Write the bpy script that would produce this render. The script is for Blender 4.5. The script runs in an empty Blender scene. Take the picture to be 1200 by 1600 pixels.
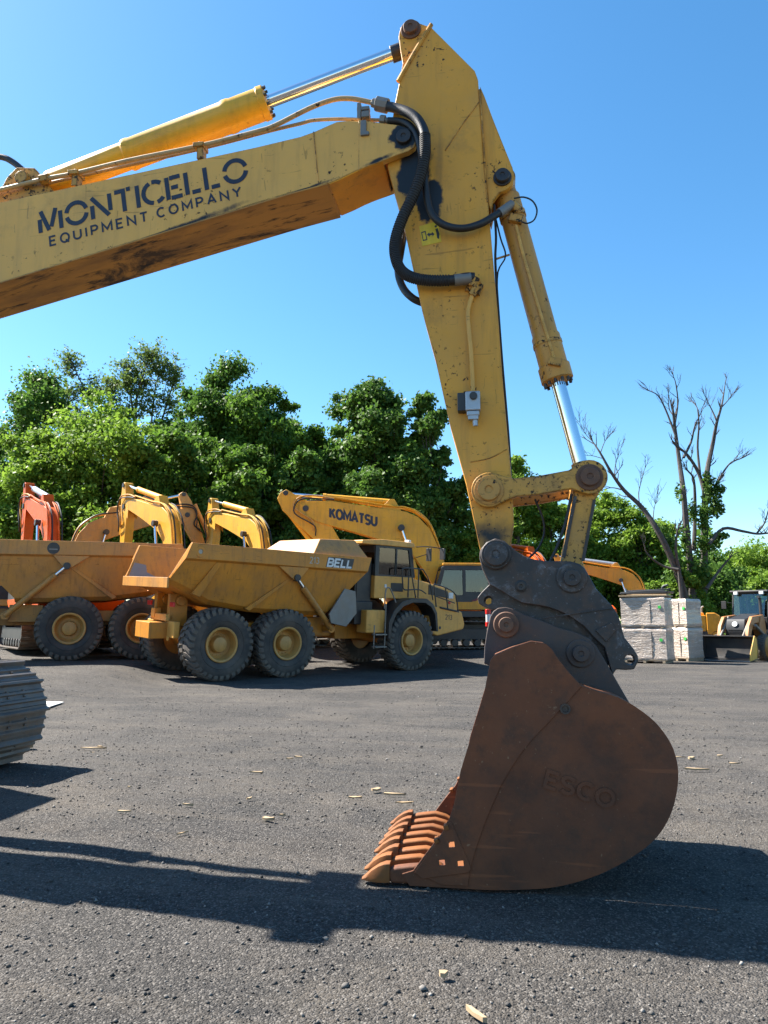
import bpy, bmesh, math, random
import numpy as np
from mathutils import Vector, Matrix, noise
rad = math.radians
scene = bpy.context.scene
COL = scene.collection

# ---------------------------------------------------------------- camera
FPX, EYE = 1155.0, 1.5
TH = math.atan((972 - 800) / FPX)
cam_d = bpy.data.cameras.new("camera")
cam = bpy.data.objects.new("camera", cam_d)
COL.objects.link(cam)
cam.location = (0, 0, EYE)
cam.rotation_euler = (math.pi / 2 + TH, 0, 0)
cam_d.sensor_fit = 'VERTICAL'
cam_d.sensor_height = 36.0
cam_d.lens = 36.0 * FPX / 1600
cam_d.clip_start = 0.05
cam_d.clip_end = 3000
scene.camera = cam

# ---------------------------------------------------------------- daylight
SUN_V = Vector((-0.84, 0.36, 1.0)).normalized()          # towards the sun
SUN_EL = math.asin(SUN_V.z)
world = bpy.data.worlds.new("World")
scene.world = world
world.use_nodes = True
wn = world.node_tree
wn.nodes.clear()
sky = wn.nodes.new('ShaderNodeTexSky')
sky.sky_type = 'NISHITA'
sky.sun_disc = False
sky.sun_elevation = SUN_EL
sky.sun_rotation = math.atan2(SUN_V.x, SUN_V.y)
sky.air_density = 1.0
sky.dust_density = 0.35
sky.ozone_density = 3.0
hsv = wn.nodes.new('ShaderNodeHueSaturation')
hsv.inputs['Saturation'].default_value = 1.24
hsv.inputs['Hue'].default_value = 0.492
bg = wn.nodes.new('ShaderNodeBackground')
bg.inputs['Strength'].default_value = 0.072
wo = wn.nodes.new('ShaderNodeOutputWorld')
wn.links.new(sky.outputs[0], hsv.inputs['Color'])
wn.links.new(hsv.outputs[0], bg.inputs['Color'])
wn.links.new(bg.outputs[0], wo.inputs[0])

sun_d = bpy.data.lights.new("sun", 'SUN')
sun_d.energy = 5.0
sun_d.angle = rad(0.5)
sun_d.color = (1.0, 0.94, 0.85)
sun = bpy.data.objects.new("sun", sun_d)
COL.objects.link(sun)
sun.rotation_euler = (-SUN_V).to_track_quat('-Z', 'Y').to_euler()
sun.location = (-20, 20, 40)

scene.view_settings.view_transform = 'Standard'
scene.view_settings.look = 'None'
scene.view_settings.exposure = 1.88
scene.view_settings.gamma = 1.0
scene.cycles.max_bounces = 6
scene.cycles.transparent_max_bounces = 8
scene.cycles.use_denoising = True

# ---------------------------------------------------------------- helpers
def ss(a, b, x):
    t = min(1.0, max(0.0, (x - a) / (b - a)))
    return t * t * (3 - 2 * t)

def ground_z(x, y):
    a = 0.4 * ss(-5.3, -7.2, x) * ss(14, 20, y)
    b = 0.53 * ss(25.2, 28.4, y) * ss(8.5, 4.5, x)
    c = 0.53 * ss(23, 27, y) * ss(-7, -11, x)
    s = (x + 4.2) * -.6293 + (y - 19.3) * .7771            # the yard falls towards the near side of the right-hand hauler
    d = .19 * min(1.0, max(0.0, s / 3.24)) * ss(12, 17, y) * ss(7, 2, x)
    return max(a, b, c, d)

def ray(px, py):
    v = (800 - py) / FPX
    return Vector(((px - 600) / FPX, math.cos(TH) - v * math.sin(TH), math.sin(TH) + v * math.cos(TH)))
EYEV = Vector((0, 0, EYE))
def on_ground(px, py, z=0.0):
    r = ray(px, py)
    return EYEV + r * ((z - EYE) / r.z)
def at_depth(px, py, Y):
    r = ray(px, py)
    return EYEV + r * (Y / r.y)

class Frame:
    """a vertical survey plane: photo measurements into metres (x along, z up) at offset y"""
    def __init__(s, x, y, z, deg):
        a = rad(deg)
        s.o = Vector((x, y, z)); s.deg = deg
        s.f = Vector((math.cos(a), math.sin(a), 0)); s.l = Vector((-math.sin(a), math.cos(a), 0))
    def hit(s, px, py, y):
        r = ray(px, py)
        t = ((s.o - EYEV).dot(s.l) + y) / r.dot(s.l)
        p = EYEV + r * t - s.o
        return (p.dot(s.f), p.z)
    def poly(s, pts, y):
        return [s.hit(a, b, y) for a, b in pts]
    def p3(s, px, py, y):
        x, z = s.hit(px, py, y)
        return Vector((x, y, z))

def rot2(p, a, o=(0, 0)):
    c, s_ = math.cos(a), math.sin(a)
    x, z = p[0], p[1]
    return (o[0] + x * c - z * s_, o[1] + x * s_ + z * c)

def smooth_path(pts, sub=5):
    pts = [Vector(p) for p in pts]
    if len(pts) < 3: return pts
    out = []
    P = [pts[0] * 2 - pts[1]] + pts + [pts[-1] * 2 - pts[-2]]
    for i in range(1, len(P) - 2):
        a, b, c, d = P[i - 1], P[i], P[i + 1], P[i + 2]
        for k in range(sub):
            t = k / sub
            out.append(0.5 * ((2 * b) + (c - a) * t + (2 * a - 5 * b + 4 * c - d) * t * t + (3 * b - a - 3 * c + d) * t ** 3))
    out.append(pts[-1])
    return out

def circ(cx, cz, r, n=16, a0=0, a1=360):
    full = abs(a1 - a0) >= 360
    return [(cx + r * math.cos(rad(a0 + (a1 - a0) * k / (n if full else n - 1))),
             cz + r * math.sin(rad(a0 + (a1 - a0) * k / (n if full else n - 1)))) for k in range(n)]

def bez_poly(pts, sub=4):
    """closed smooth polygon in 2-D"""
    n = len(pts); out = []
    for i in range(n):
        a, b, c, d = [Vector(pts[(i + k) % n]) for k in (-1, 0, 1, 2)]
        for k in range(sub):
            t = k / sub
            q = 0.5 * ((2 * b) + (c - a) * t + (2 * a - 5 * b + 4 * c - d) * t * t + (3 * b - a - 3 * c + d) * t ** 3)
            out.append((q.x, q.y))
    return out

class MB:
    def __init__(s): s.v = []; s.f = []
    def add(s, vs, fs):
        o = len(s.v)
        s.v.extend([tuple(v) for v in vs]); s.f.extend([tuple(i + o for i in f) for f in fs])
        return s
    def box(s, c, d, rz=0, ry=0, rx=0, taper=1.0):
        x, y, z = d[0] / 2, d[1] / 2, d[2] / 2
        R = Matrix.Rotation(rz, 3, 'Z') @ Matrix.Rotation(ry, 3, 'Y') @ Matrix.Rotation(rx, 3, 'X')
        vs = []
        for k, t in ((-1, 1.0), (1, taper)):
            for a, b in ((-1, -1), (1, -1), (1, 1), (-1, 1)):
                vs.append(Vector(c) + R @ Vector((a * x * t, b * y * t, k * z)))
        return s.add(vs, [(3, 2, 1, 0), (4, 5, 6, 7), (0, 1, 5, 4), (1, 2, 6, 5), (2, 3, 7, 6), (3, 0, 4, 7)])
    def beam(s, a, b, w, h=None):
        """square bar from a to b"""
        a = Vector(a); b = Vector(b); h = h or w
        d = (b - a).normalized()
        u = d.cross(Vector((0, 0, 1)))
        if u.length < 1e-3: u = Vector((0, 1, 0))
        u.normalize(); w_ = u.cross(d)
        vs = []
        for p in (a, b):
            for i, j in ((-1, -1), (1, -1), (1, 1), (-1, 1)):
                vs.append(p + u * (i * w / 2) + w_ * (j * h / 2))
        return s.add(vs, [(3, 2, 1, 0), (4, 5, 6, 7), (0, 1, 5, 4), (1, 2, 6, 5), (2, 3, 7, 6), (3, 0, 4, 7)])
    def prism(s, poly, y0, y1, holes=(), tilt=None):
        """(x, z) outline extruded along y"""
        loops = [list(poly)] + [list(h) for h in holes]
        flat = [p for l in loops for p in l]
        n = len(flat)
        f0 = tilt or (lambda x, z: 0.0)
        vs = [(x, y0 + f0(x, z), z) for x, z in flat] + [(x, y1 + f0(x, z), z) for x, z in flat]
        fs = []
        if holes:
            bm = bmesh.new(); bvs = [bm.verts.new((x, z, 0)) for x, z in flat]; bm.verts.index_update(); o = 0; es = []
            for l in loops:
                es += [bm.edges.new((bvs[o + i], bvs[o + (i + 1) % len(l)])) for i in range(len(l))]; o += len(l)
            bmesh.ops.triangle_fill(bm, use_beauty=True, use_dissolve=False, edges=es, normal=(0, 0, 1))
            tris = [[v.index for v in f.verts] for f in bm.faces]; bm.free()
            fs += [tuple(t) for t in tris] + [tuple(i + n for i in t[::-1]) for t in tris]
        else:
            fs += [tuple(range(n)), tuple(range(2 * n - 1, n - 1, -1))]
        o = 0
        for l in loops:
            m = len(l)
            for i in range(m):
                j = (i + 1) % m
                fs.append((o + i, o + j, n + o + j, n + o + i))
            o += m
        return s.add(vs, fs)
    def lathe(s, prof, c, d, n=24, cap=True):
        """prof: (distance along d, radius)"""
        c = Vector(c); d = Vector(d).normalized()
        u = d.orthogonal().normalized(); w = d.cross(u)
        vs = []; fs = []
        for t, r in prof:
            for k in range(n):
                a = 2 * math.pi * k / n
                vs.append(c + d * t + (u * math.cos(a) + w * math.sin(a)) * r)
        for i in range(len(prof) - 1):
            for k in range(n):
                k2 = (k + 1) % n
                fs.append((i * n + k, i * n + k2, (i + 1) * n + k2, (i + 1) * n + k))
        if cap:
            fs.append(tuple(range(n - 1, -1, -1)))
            fs.append(tuple((len(prof) - 1) * n + k for k in range(n)))
        return s.add(vs, fs)
    def cyl(s, a, b, r, r2=None, n=20):
        a = Vector(a); b = Vector(b)
        return s.lathe([(0, r), ((b - a).length, r if r2 is None else r2)], a, b - a, n)
    def tube(s, pts, r, n=10, sub=5):
        pts = smooth_path(pts, sub) if sub > 1 else [Vector(p) for p in pts]
        m = len(pts)
        rr = r if isinstance(r, (list, tuple)) else None
        u = None; vs = []; fs = []
        for i, p in enumerate(pts):
            d = (pts[min(i + 1, m - 1)] - pts[max(i - 1, 0)])
            if d.length < 1e-7: d = Vector((0, 0, 1))
            d.normalize()
            u = d.orthogonal().normalized() if u is None else (u - d * u.dot(d)).normalized()
            w = d.cross(u)
            if rr: R = rr[0] + (rr[1] - rr[0]) * i / (m - 1)
            else: R = r(i / (m - 1)) if callable(r) else r
            for k in range(n):
                a = 2 * math.pi * k / n
                vs.append(p + (u * math.cos(a) + w * math.sin(a)) * R)
        for i in range(m - 1):
            for k in range(n):
                k2 = (k + 1) % n
                fs.append((i * n + k, i * n + k2, (i + 1) * n + k2, (i + 1) * n + k))
        fs.append(tuple(range(n - 1, -1, -1))); fs.append(tuple((m - 1) * n + k for k in range(n)))
        return s.add(vs, fs)
    def loft(s, rings, cap=True):
        n = len(rings[0]); vs = [p for r in rings for p in r]; fs = []
        for i in range(len(rings) - 1):
            for k in range(n):
                k2 = (k + 1) % n
                fs.append((i * n + k, i * n + k2, (i + 1) * n + k2, (i + 1) * n + k))
        if cap:
            fs.append(tuple(range(n - 1, -1, -1))); fs.append(tuple((len(rings) - 1) * n + k for k in range(n)))
        return s.add(vs, fs)
    def build(s, name, mat, parent=None, bevel=0.0, angle=35, seg=2, flat=False):
        me = bpy.data.meshes.new(name)
        me.from_pydata(s.v, [], s.f)
        bm = bmesh.new(); bm.from_mesh(me)
        bmesh.ops.recalc_face_normals(bm, faces=bm.faces)
        bm.to_mesh(me); bm.free()
        if not flat:
            me.shade_smooth()
            me.set_sharp_from_angle(angle=rad(angle))
        if mat: me.materials.append(mat)
        o = bpy.data.objects.new(name, me)
        COL.objects.link(o)
        if parent: o.parent = parent
        if bevel > 0:
            b = o.modifiers.new("bevel", 'BEVEL')
            b.width = bevel; b.segments = seg; b.limit_method = 'ANGLE'; b.angle_limit = rad(30)
            b.harden_normals = True
        return o

def tag(o, label=None, cat=None, group=None, kind=None):
    if label: o['label'] = label
    if cat: o['category'] = cat
    if group: o['group'] = group
    if kind: o['kind'] = kind
    return o

def empty(name, loc, rz=0.0, label=None, cat=None, group=None):
    o = bpy.data.objects.new(name, None)
    COL.objects.link(o)
    o.empty_display_size = 0.3
    o.location = loc; o.rotation_euler = (0, 0, rz)
    return tag(o, label, cat, group)

def copy_tree(o, parent=None):
    c = o.copy(); COL.objects.link(c)
    if parent: c.parent = parent
    for ch in list(o.children): copy_tree(ch, c)
    return c

# ---------------------------------------------------------------- stroke lettering
def arc(cx, cy, rx, ry, a0, a1, n=9):
    return [(cx + rx * math.cos(rad(a0 + (a1 - a0) * k / (n - 1))), cy + ry * math.sin(rad(a0 + (a1 - a0) * k / (n - 1)))) for k in range(n)]
S = 0.08
GLYPH = {
 'A': (.78, [[(0, 0), (.39, 1), (.78, 0)], [(.16, .32), (.62, .32)]]),
 'B': (.62, [[(0, .5), (.36, .5)] , [(.36, .5)] + arc(.34, .75, .24, .25, -80, 90, 7) + [(0, 1), (0, 0)] + [(.34, 0)] + arc(.34, .25, .28, .25, -85, 85, 7)]),
 'C': (.72, [arc(.40, .5, .40, .5, 48, 312, 15)]),
 'D': (.7, [[(0, 0), (0, 1)] + arc(.25, .5, .45, .5, 90, -90, 9) + [(0, 0)]]),
 'E': (.58, [[(.58, 1), (0, 1), (0, 0), (.58, 0)], [(0, .52), (.5, .52)]]),
 'I': (.04, [[(.02, 0), (.02, 1)]]),
 'K': (.66, [[(0, 0), (0, 1)], [(.62, 1), (.06, .46)], [(.24, .62), (.66, 0)]]),
 'L': (.54, [[(0, 1), (0, 0), (.54, 0)]]),
 'M': (.9, [[(0, 0), (0, 1), (.45, .25), (.9, 1), (.9, 0)]]),
 'N': (.74, [[(0, 0), (0, 1), (.74, 0), (.74, 1)]]),
 'O': (.84, [arc(.42, .5, .42, .5, 90, 450, 21)]),
 'P': (.6, [[(0, 0), (0, 1)] + arc(.32, .73, .28, .27, 90, -90, 8) + [(0, .46)]]),
 'Q': (.84, [arc(.42, .5, .42, .5, 90, 450, 21), [(.5, .25), (.8, -.06)]]),
 'S': (.62, [arc(.31, .74, .31, .26, 30, 265, 10) + arc(.31, .25, .31, .25, 85, -150, 10)]),
 'T': (.68, [[(0, 1), (.68, 1)], [(.34, 1), (.34, 0)]]),
 'U': (.7, [[(0, 1)] + arc(.35, .35, .35, .35, 180, 360, 9) + [(.7, 1)]]),
 'Y': (.74, [[(0, 1), (.37, .48), (.74, 1)], [(.37, .5), (.37, 0)]]),
 '1': (.3, [[(0, .75), (.25, 1), (.25, 0)]]),
 '2': (.58, [arc(.29, .72, .29, .28, 165, -35, 9) + [(0, 0), (.6, 0)]]),
 '3': (.56, [arc(.28, .74, .28, .26, 150, -85, 9), arc(.28, .26, .28, .27, 85, -150, 9)]),
 ' ': (.55, []),
}
STENCIL = {
 'M': (.98, [[(.03, .02), (.03, .62)], [(.10, .98), (.40, .05)], [(.50, .18), (.74, .98)], [(.92, .0), (.92, .80)]]),
 'O': (.92, [arc(.46, .5, .43, .47, 12, 168, 11), arc(.46, .5, .43, .47, 192, 348, 11)]),
 'N': (.86, [[(.05, .02), (.05, .62)], [(.05, .98), (.72, .03)], [(.80, .22), (.80, .98)]]),
 'T': (.72, [[(.0, .94), (.36, .94), (.36, .0)], [(.50, .96), (.66, .96)]]),
 'I': (.12, [[(.06, 0), (.06, 1)]]),
 'C': (.80, [arc(.46, .5, .44, .47, 112, 262, 11), arc(.46, .5, .44, .47, 48, 98, 5), arc(.46, .5, .44, .47, 282, 322, 5)]),
 'E': (.62, [[(.05, 0), (.05, 1)], [(.17, .94), (.60, .94)], [(.2, .5), (.48, .5)], [(.17, .05), (.62, .05)]]),
 'L': (.62, [[(.05, 0), (.05, 1)], [(.24, .06), (.58, .06)]]),
}
def ribbon(pts, t):
    n = len(pts); P = [Vector(p) for p in pts]; L = []; R = []
    for i in range(n):
        a = (P[i] - P[i - 1]).normalized() if i else None
        b = (P[i + 1] - P[i]).normalized() if i < n - 1 else None
        if a is None: a = b
        if b is None: b = a
        m = (a + b)
        m = m.normalized() if m.length > 1e-4 else a
        nn = Vector((-m.y, m.x)); c = max(.4, nn.dot(Vector((-a.y, a.x))))
        off = nn * (t / 2 / c)
        L.append(P[i] + off); R.append(P[i] - off)
    return L, R
def lettering(text, origin, xdir, updir, h, total=None, t=.14, gap=.25, font=GLYPH, depth=.004, slant=0.0, ndir=None):
    """text as raised ribbons on a plane; returns MB"""
    O = Vector(origin); X = Vector(xdir).normalized(); U = Vector(updir).normalized()
    N = Vector(ndir).normalized() if ndir is not None else X.cross(U)
    adv = 0; spans = []
    for ch in text:
        w, st = font.get(ch) or GLYPH[ch]
        spans.append((adv, st)); adv += w + gap
    adv -= gap
    sx = (total / adv) if total else h
    mb = MB(); lift = 0.0015; k = 0
    for a, st in spans:
        for pl in st:
            k += 1
            L, R = ribbon([((x + a) * sx / h + slant * y, y) for x, y in pl], t)
            lf = lift + 0.0004 * (k % 3)
            def W(q, d): return O + X * (q.x * h) + U * (q.y * h) + N * d
            m = len(L)
            vs = [W(q, lf) for q in L] + [W(q, lf) for q in R] + [W(q, lf + depth) for q in L] + [W(q, lf + depth) for q in R]
            fs = []
            for i in range(m - 1):
                fs += [(2 * m + i, 2 * m + i + 1, 3 * m + i + 1, 3 * m + i), (i, m + i, m + i + 1, i + 1),
                       (i, i + 1, 2 * m + i + 1, 2 * m + i), (m + i, 3 * m + i, 3 * m + i + 1, m + i + 1)]
            fs += [(0, 2 * m, 3 * m, m), (m - 1, 2 * m - 1, 4 * m - 1, 3 * m - 1)]
            mb.add(vs, fs)
    return mb
# ---------------------------------------------------------------- materials
class NT:
    def __init__(s, name):
        s.m = bpy.data.materials.new(name); s.m.use_nodes = True
        s.t = s.m.node_tree; s.t.nodes.clear()
        s.out = s.t.nodes.new('ShaderNodeOutputMaterial')
        s.b = s.t.nodes.new('ShaderNodeBsdfPrincipled')
        s.t.links.new(s.b.outputs[0], s.out.inputs[0])
        s.tc = s.t.nodes.new('ShaderNodeTexCoord')
        s.obj = s.tc.outputs['Object']
    def put(s, sock, val):
        if isinstance(val, bpy.types.NodeSocket): s.t.links.new(val, sock)
        elif val is not None:
            if isinstance(val, (tuple, list)) and len(val) == 3 and sock.type == 'RGBA': val = (*val, 1)
            sock.default_value = val
    def noise(s, scale, detail=3, rough=.55, vec=None, dist=0.0, stretch=None):
        v = vec or s.obj
        if stretch:
            mp = s.t.nodes.new('ShaderNodeMapping'); mp.inputs['Scale'].default_value = stretch
            s.t.links.new(v, mp.inputs[0]); v = mp.outputs[0]
        n = s.t.nodes.new('ShaderNodeTexNoise')
        n.inputs['Scale'].default_value = scale; n.inputs['Detail'].default_value = detail
        n.inputs['Roughness'].default_value = rough; n.inputs['Distortion'].default_value = dist
        s.t.links.new(v, n.inputs['Vector'])
        return n.outputs['Fac']
    def voro(s, scale, feature='F1', out='Distance', vec=None):
        n = s.t.nodes.new('ShaderNodeTexVoronoi'); n.feature = feature
        n.inputs['Scale'].default_value = scale
        s.t.links.new(vec or s.obj, n.inputs['Vector'])
        return n.outputs[out]
    def ramp(s, fac, stops):
        n = s.t.nodes.new('ShaderNodeValToRGB'); e = n.color_ramp.elements
        while len(e) < len(stops): e.new(0.5)
        for i, (p, c) in enumerate(stops):
            e[i].position = p
            e[i].color = (c, c, c, 1) if not isinstance(c, (tuple, list)) else (*c, 1)
        s.t.links.new(fac, n.inputs[0])
        return n.outputs[0]
    def mix(s, fac, a, b, mode='MIX'):
        n = s.t.nodes.new('ShaderNodeMix'); n.data_type = 'RGBA'; n.blend_type = mode; n.clamp_factor = True
        s.put(n.inputs[0], fac); s.put(n.inputs[6], a); s.put(n.inputs[7], b)
        return n.outputs[2]
    def math(s, op, a, b=None, clamp=False):
        n = s.t.nodes.new('ShaderNodeMath'); n.operation = op; n.use_clamp = clamp
        s.put(n.inputs[0], a)
        if b is not None: s.put(n.inputs[1], b)
        return n.outputs[0]
    def bump(s, h, strength=.3, dist=.01):
        n = s.t.nodes.new('ShaderNodeBump'); n.inputs['Strength'].default_value = strength
        n.inputs['Distance'].default_value = dist
        s.t.links.new(h, n.inputs['Height']); s.t.links.new(n.outputs[0], s.b.inputs['Normal'])
    def ellipse(s, cx, cz, rx, rz, ang=0, soft=.4, warp=.0, warp_scale=6):
        """0..1 mask: inside an ellipse in the object's x-z plane, with a ragged edge"""
        mp = s.t.nodes.new('ShaderNodeMapping'); mp.vector_type = 'TEXTURE'
        mp.inputs['Location'].default_value = (cx, 0, cz)
        mp.inputs['Rotation'].default_value = (0, ang, 0)
        mp.inputs['Scale'].default_value = (rx, 1e6, rz)
        s.t.links.new(s.obj, mp.inputs[0])
        ln = s.t.nodes.new('ShaderNodeVectorMath'); ln.operation = 'LENGTH'
        s.t.links.new(mp.outputs[0], ln.inputs[0])
        d = ln.outputs['Value']
        if warp:
            nz = s.noise(warp_scale, 4, .6)
            d = s.math('ADD', d, s.math('MULTIPLY', s.math('SUBTRACT', nz, .5), warp * 2))
        return s.ramp(d, [(max(0, 1 - soft), 1.0), (1.0, 0.0)]) if soft < 1 else s.ramp(d, [(0, 1), (1, 0)])
    def done(s, col=None, rough=None, metal=None, spec=None):
        s.put(s.b.inputs['Base Color'], col); s.put(s.b.inputs['Roughness'], rough)
        s.put(s.b.inputs['Metallic'], metal); s.put(s.b.inputs['Specular IOR Level'], spec)
        return s.m

def paint(name, col, dust=(.30, .21, .11), dust_amt=.45, chip=.62, chipcol=(.035, .02, .012), rough=.42, streak=True, stains=(), stain_col=(.012, .012, .014), scale=1.0, spec=.4, wear=.0, edge=0.0, runs=.3):
    """weathered paint: faded patches, dust, run-down dirt, scratches, chips down to dark steel, bared edges"""
    n = NT(name)
    c = n.mix(n.ramp(n.noise(1.1 * scale, 5, .6), [(.35, 0), (.7, 1)]), col, tuple(v * .80 for v in col))
    c = n.mix(n.math('MULTIPLY', n.ramp(n.noise(2.3 * scale, 7, .68), [(.42, 0), (.72, 1)]), dust_amt), c, dust)
    if streak:
        st = n.ramp(n.noise(9 * scale, 5, .65, stretch=(1.0, 1.0, .10)), [(.50, 0), (.72, 1)])
        c = n.mix(n.math('MULTIPLY', st, runs), c, (.11, .065, .03))
        bl = n.ramp(n.noise(1.6 * scale, 8, .72), [(.56, 0), (.72, 1)])
        c = n.mix(n.math('MULTIPLY', bl, .30 + wear * .3), c, (.10, .065, .035))
        for sx_, thr in (((.15, 1, 1.6), .685), ((1.7, 1, .22), .70)):
            sc = n.ramp(n.noise(17 * scale, 3, .5, stretch=sx_, dist=.7), [(thr, 0), (thr + .012, 1)])
            c = n.mix(n.math('MULTIPLY', sc, .55), c, tuple(v * .35 for v in col))
    ch = n.ramp(n.noise(26 * scale, 8, .66), [(chip + .02 - wear * .06, 0), (chip + .033 - wear * .06, 1)])
    area = n.ramp(n.noise(2.6 * scale, 4, .6), [(.50 - wear * .16, 0), (.62 - wear * .16, 1)])
    chm = n.math('MULTIPLY', ch, area)
    spk = n.ramp(n.noise(75 * scale, 3, .5), [(.755 - wear * .035, 0), (.775 - wear * .035, 1)])
    chm = n.math('MAXIMUM', chm, n.math('MULTIPLY', spk, .8))
    if edge:
        bv = n.t.nodes.new('ShaderNodeBevel'); bv.samples = 4; bv.inputs['Radius'].default_value = edge
        ge = n.t.nodes.new('ShaderNodeNewGeometry'); dp = n.t.nodes.new('ShaderNodeVectorMath'); dp.operation = 'DOT_PRODUCT'
        n.t.links.new(bv.outputs[0], dp.inputs[0]); n.t.links.new(ge.outputs['Normal'], dp.inputs[1])
        em = n.ramp(n.math('SUBTRACT', 1.0, dp.outputs['Value']), [(.015, 0), (.09, 1)])
        em = n.math('MULTIPLY', em, n.ramp(n.noise(7 * scale, 6, .7), [(.40, 0), (.56, 1)]))
        chm = n.math('MAXIMUM', chm, em)
    c = n.mix(chm, c, chipcol)
    r = n.mix(chm, n.mix(n.noise(5 * scale, 4), (rough - .08,) * 3, (rough + .16,) * 3), (.8,) * 3)
    for e in stains:
        m = n.ellipse(*e)
        c = n.mix(m, c, stain_col); r = n.mix(m, r, (.42,) * 3)
    hgt = n.math('ADD', n.math('MULTIPLY', n.noise(40 * scale, 4), .4), n.math('MULTIPLY', chm, -.6))
    n.bump(n.math('ADD', hgt, n.math('MULTIPLY', n.noise(2.2 * scale, 2, .4), 5.0)), .28, .003)
    return n.done(c, r, 0.0, spec)

def plain(name, col, rough=.6, metal=0.0, var=.25, scale=6, bump=.15, dust=None, dust_amt=.5, spec=.5):
    n = NT(name)
    c = n.mix(n.ramp(n.noise(scale, 6, .6), [(.3, 0), (.7, 1)]), col, tuple(v * (1 - var) for v in col))
    if dust:
        c = n.mix(n.math('MULTIPLY', n.ramp(n.noise(scale * .5, 6, .65), [(.4, 0), (.68, 1)]), dust_amt), c, dust)
    n.bump(n.noise(scale * 6, 4), bump, .004)
    return n.done(c, rough, metal, spec)

M = {}
M['chrome'] = NT('chrome'); M['chrome'] = M['chrome'].done((.78, .78, .80), M['chrome'].ramp(M['chrome'].noise(8, 3), [(.3, .10), (.8, .22)]), 1.0)
def rustmat(name, a, b, c_, rough=.75, scale=1.0, spots=(.5, .35, .2), spot_amt=.25, metal=0.0, scuff=None):
    n = NT(name)
    c = n.mix(n.ramp(n.noise(1.4 * scale, 6, .65), [(.32, 0), (.68, 1)]), a, b)
    c = n.mix(n.math('MULTIPLY', n.ramp(n.noise(7 * scale, 7, .7), [(.48, 0), (.7, 1)]), .7), c, c_)
    c = n.mix(n.math('MULTIPLY', n.ramp(n.noise(38 * scale, 4, .6), [(.66, 0), (.72, 1)]), spot_amt), c, spots)
    if scuff: c = n.mix(n.math('MULTIPLY', n.ramp(n.noise(5.5 * scale, 9, .78, dist=.4), [(.54, 0), (.66, 1)]), .55), c, scuff)
    sc = n.ramp(n.noise(10 * scale, 3, .5, stretch=(.12, 1, 1.9), dist=.4), [(.66, 0), (.69, 1)])
    c = n.mix(n.math('MULTIPLY', sc, .35), c, tuple(v * 1.6 for v in a))
    n.bump(n.math('ADD', n.noise(55 * scale, 5), n.math('MULTIPLY', n.noise(6 * scale, 4), .8)), .35, .004)
    return n.done(c, n.ramp(n.noise(5, 4), [(.2, rough - .15), (.8, rough + .1)]), metal, .4)
M['rust'] = rustmat('bucket_rust', (.190, .060, .022), (.088, .034, .017), (.052, .029, .018))
M['rust_bright'] = rustmat('worn_sunlit_rust', (.22, .074, .013), (.17, .055, .012), (.12, .050, .018))  # brighter rust for worn teeth; also paints sun on lip, floor and bolts
M['dark_steel'] = rustmat('dark_steel', (.036, .033, .033), (.062, .050, .044), (.115, .060, .036), rough=.55, scale=1.6, spots=(.34, .34, .36), spot_amt=.6, scuff=(.20, .20, .215))
M['ear_steel'] = rustmat('ear_steel', (.055, .045, .045), (.085, .055, .042), (.12, .06, .035), rough=.62, scale=1.4)
M['rust_pin'] = rustmat('pin_rust', (.15, .075, .045), (.10, .055, .04), (.2, .10, .05), scale=3)
M['track_steel'] = rustmat('track_steel', (.150, .135, .120), (.095, .08, .07), (.19, .125, .075), rough=.5, scale=2, metal=.1)
M['hose'] = plain('hose_rubber', (.014, .014, .016), .5, bump=.3, scale=20)
M['rubber'] = plain('rubber', (.02, .02, .021), .75, scale=9)
M['black_paint'] = plain('black_paint', (.016, .017, .02), .45, dust=(.10, .085, .07), dust_amt=.4, scale=3)
M['tyre'] = plain('tyre_rubber', (.042, .039, .037), .85, dust=(.135, .11, .088), dust_amt=.7, scale=3.5, bump=.3)
M['tread'] = plain('dusty_tread', (.10, .085, .072), .9, dust=(.21, .165, .12), dust_amt=.6, scale=4, bump=.4)
M['rim'] = paint('rim_paint', (.56, .29, .075), dust=(.30, .18, .08), chip=.66)
M['steel_grey'] = plain('bare_steel', (.42, .43, .45), .45, .7, scale=9)
M['grey_metal'] = plain('grey_metal', (.22, .21, .195), .55, .3, scale=5, dust=(.25, .2, .15))
M['white_decal'] = plain('white_decal', (.72, .72, .70), .55, scale=14, var=.3)
M['navy'] = plain('dark_blue_decal', (.018, .022, .045), .5, scale=30, var=.4, bump=.05)
M['pale_decal'] = plain('faded_pale_decal', (.50, .45, .36), .6, scale=18, var=.4, bump=.05)
M['faint_decal'] = plain('faded_brown_decal', (.26, .135, .05), .6, scale=18, var=.3, bump=.05)
M['yellow_decal'] = plain('yellow_decal', (.78, .52, .02), .5, scale=18, var=.25, bump=.05)
M['red'] = plain('red_plastic', (.6, .02, .015), .4, scale=5)
M['orange_lamp'] = plain('amber_lens', (.8, .16, .01), .25, scale=5)
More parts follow.
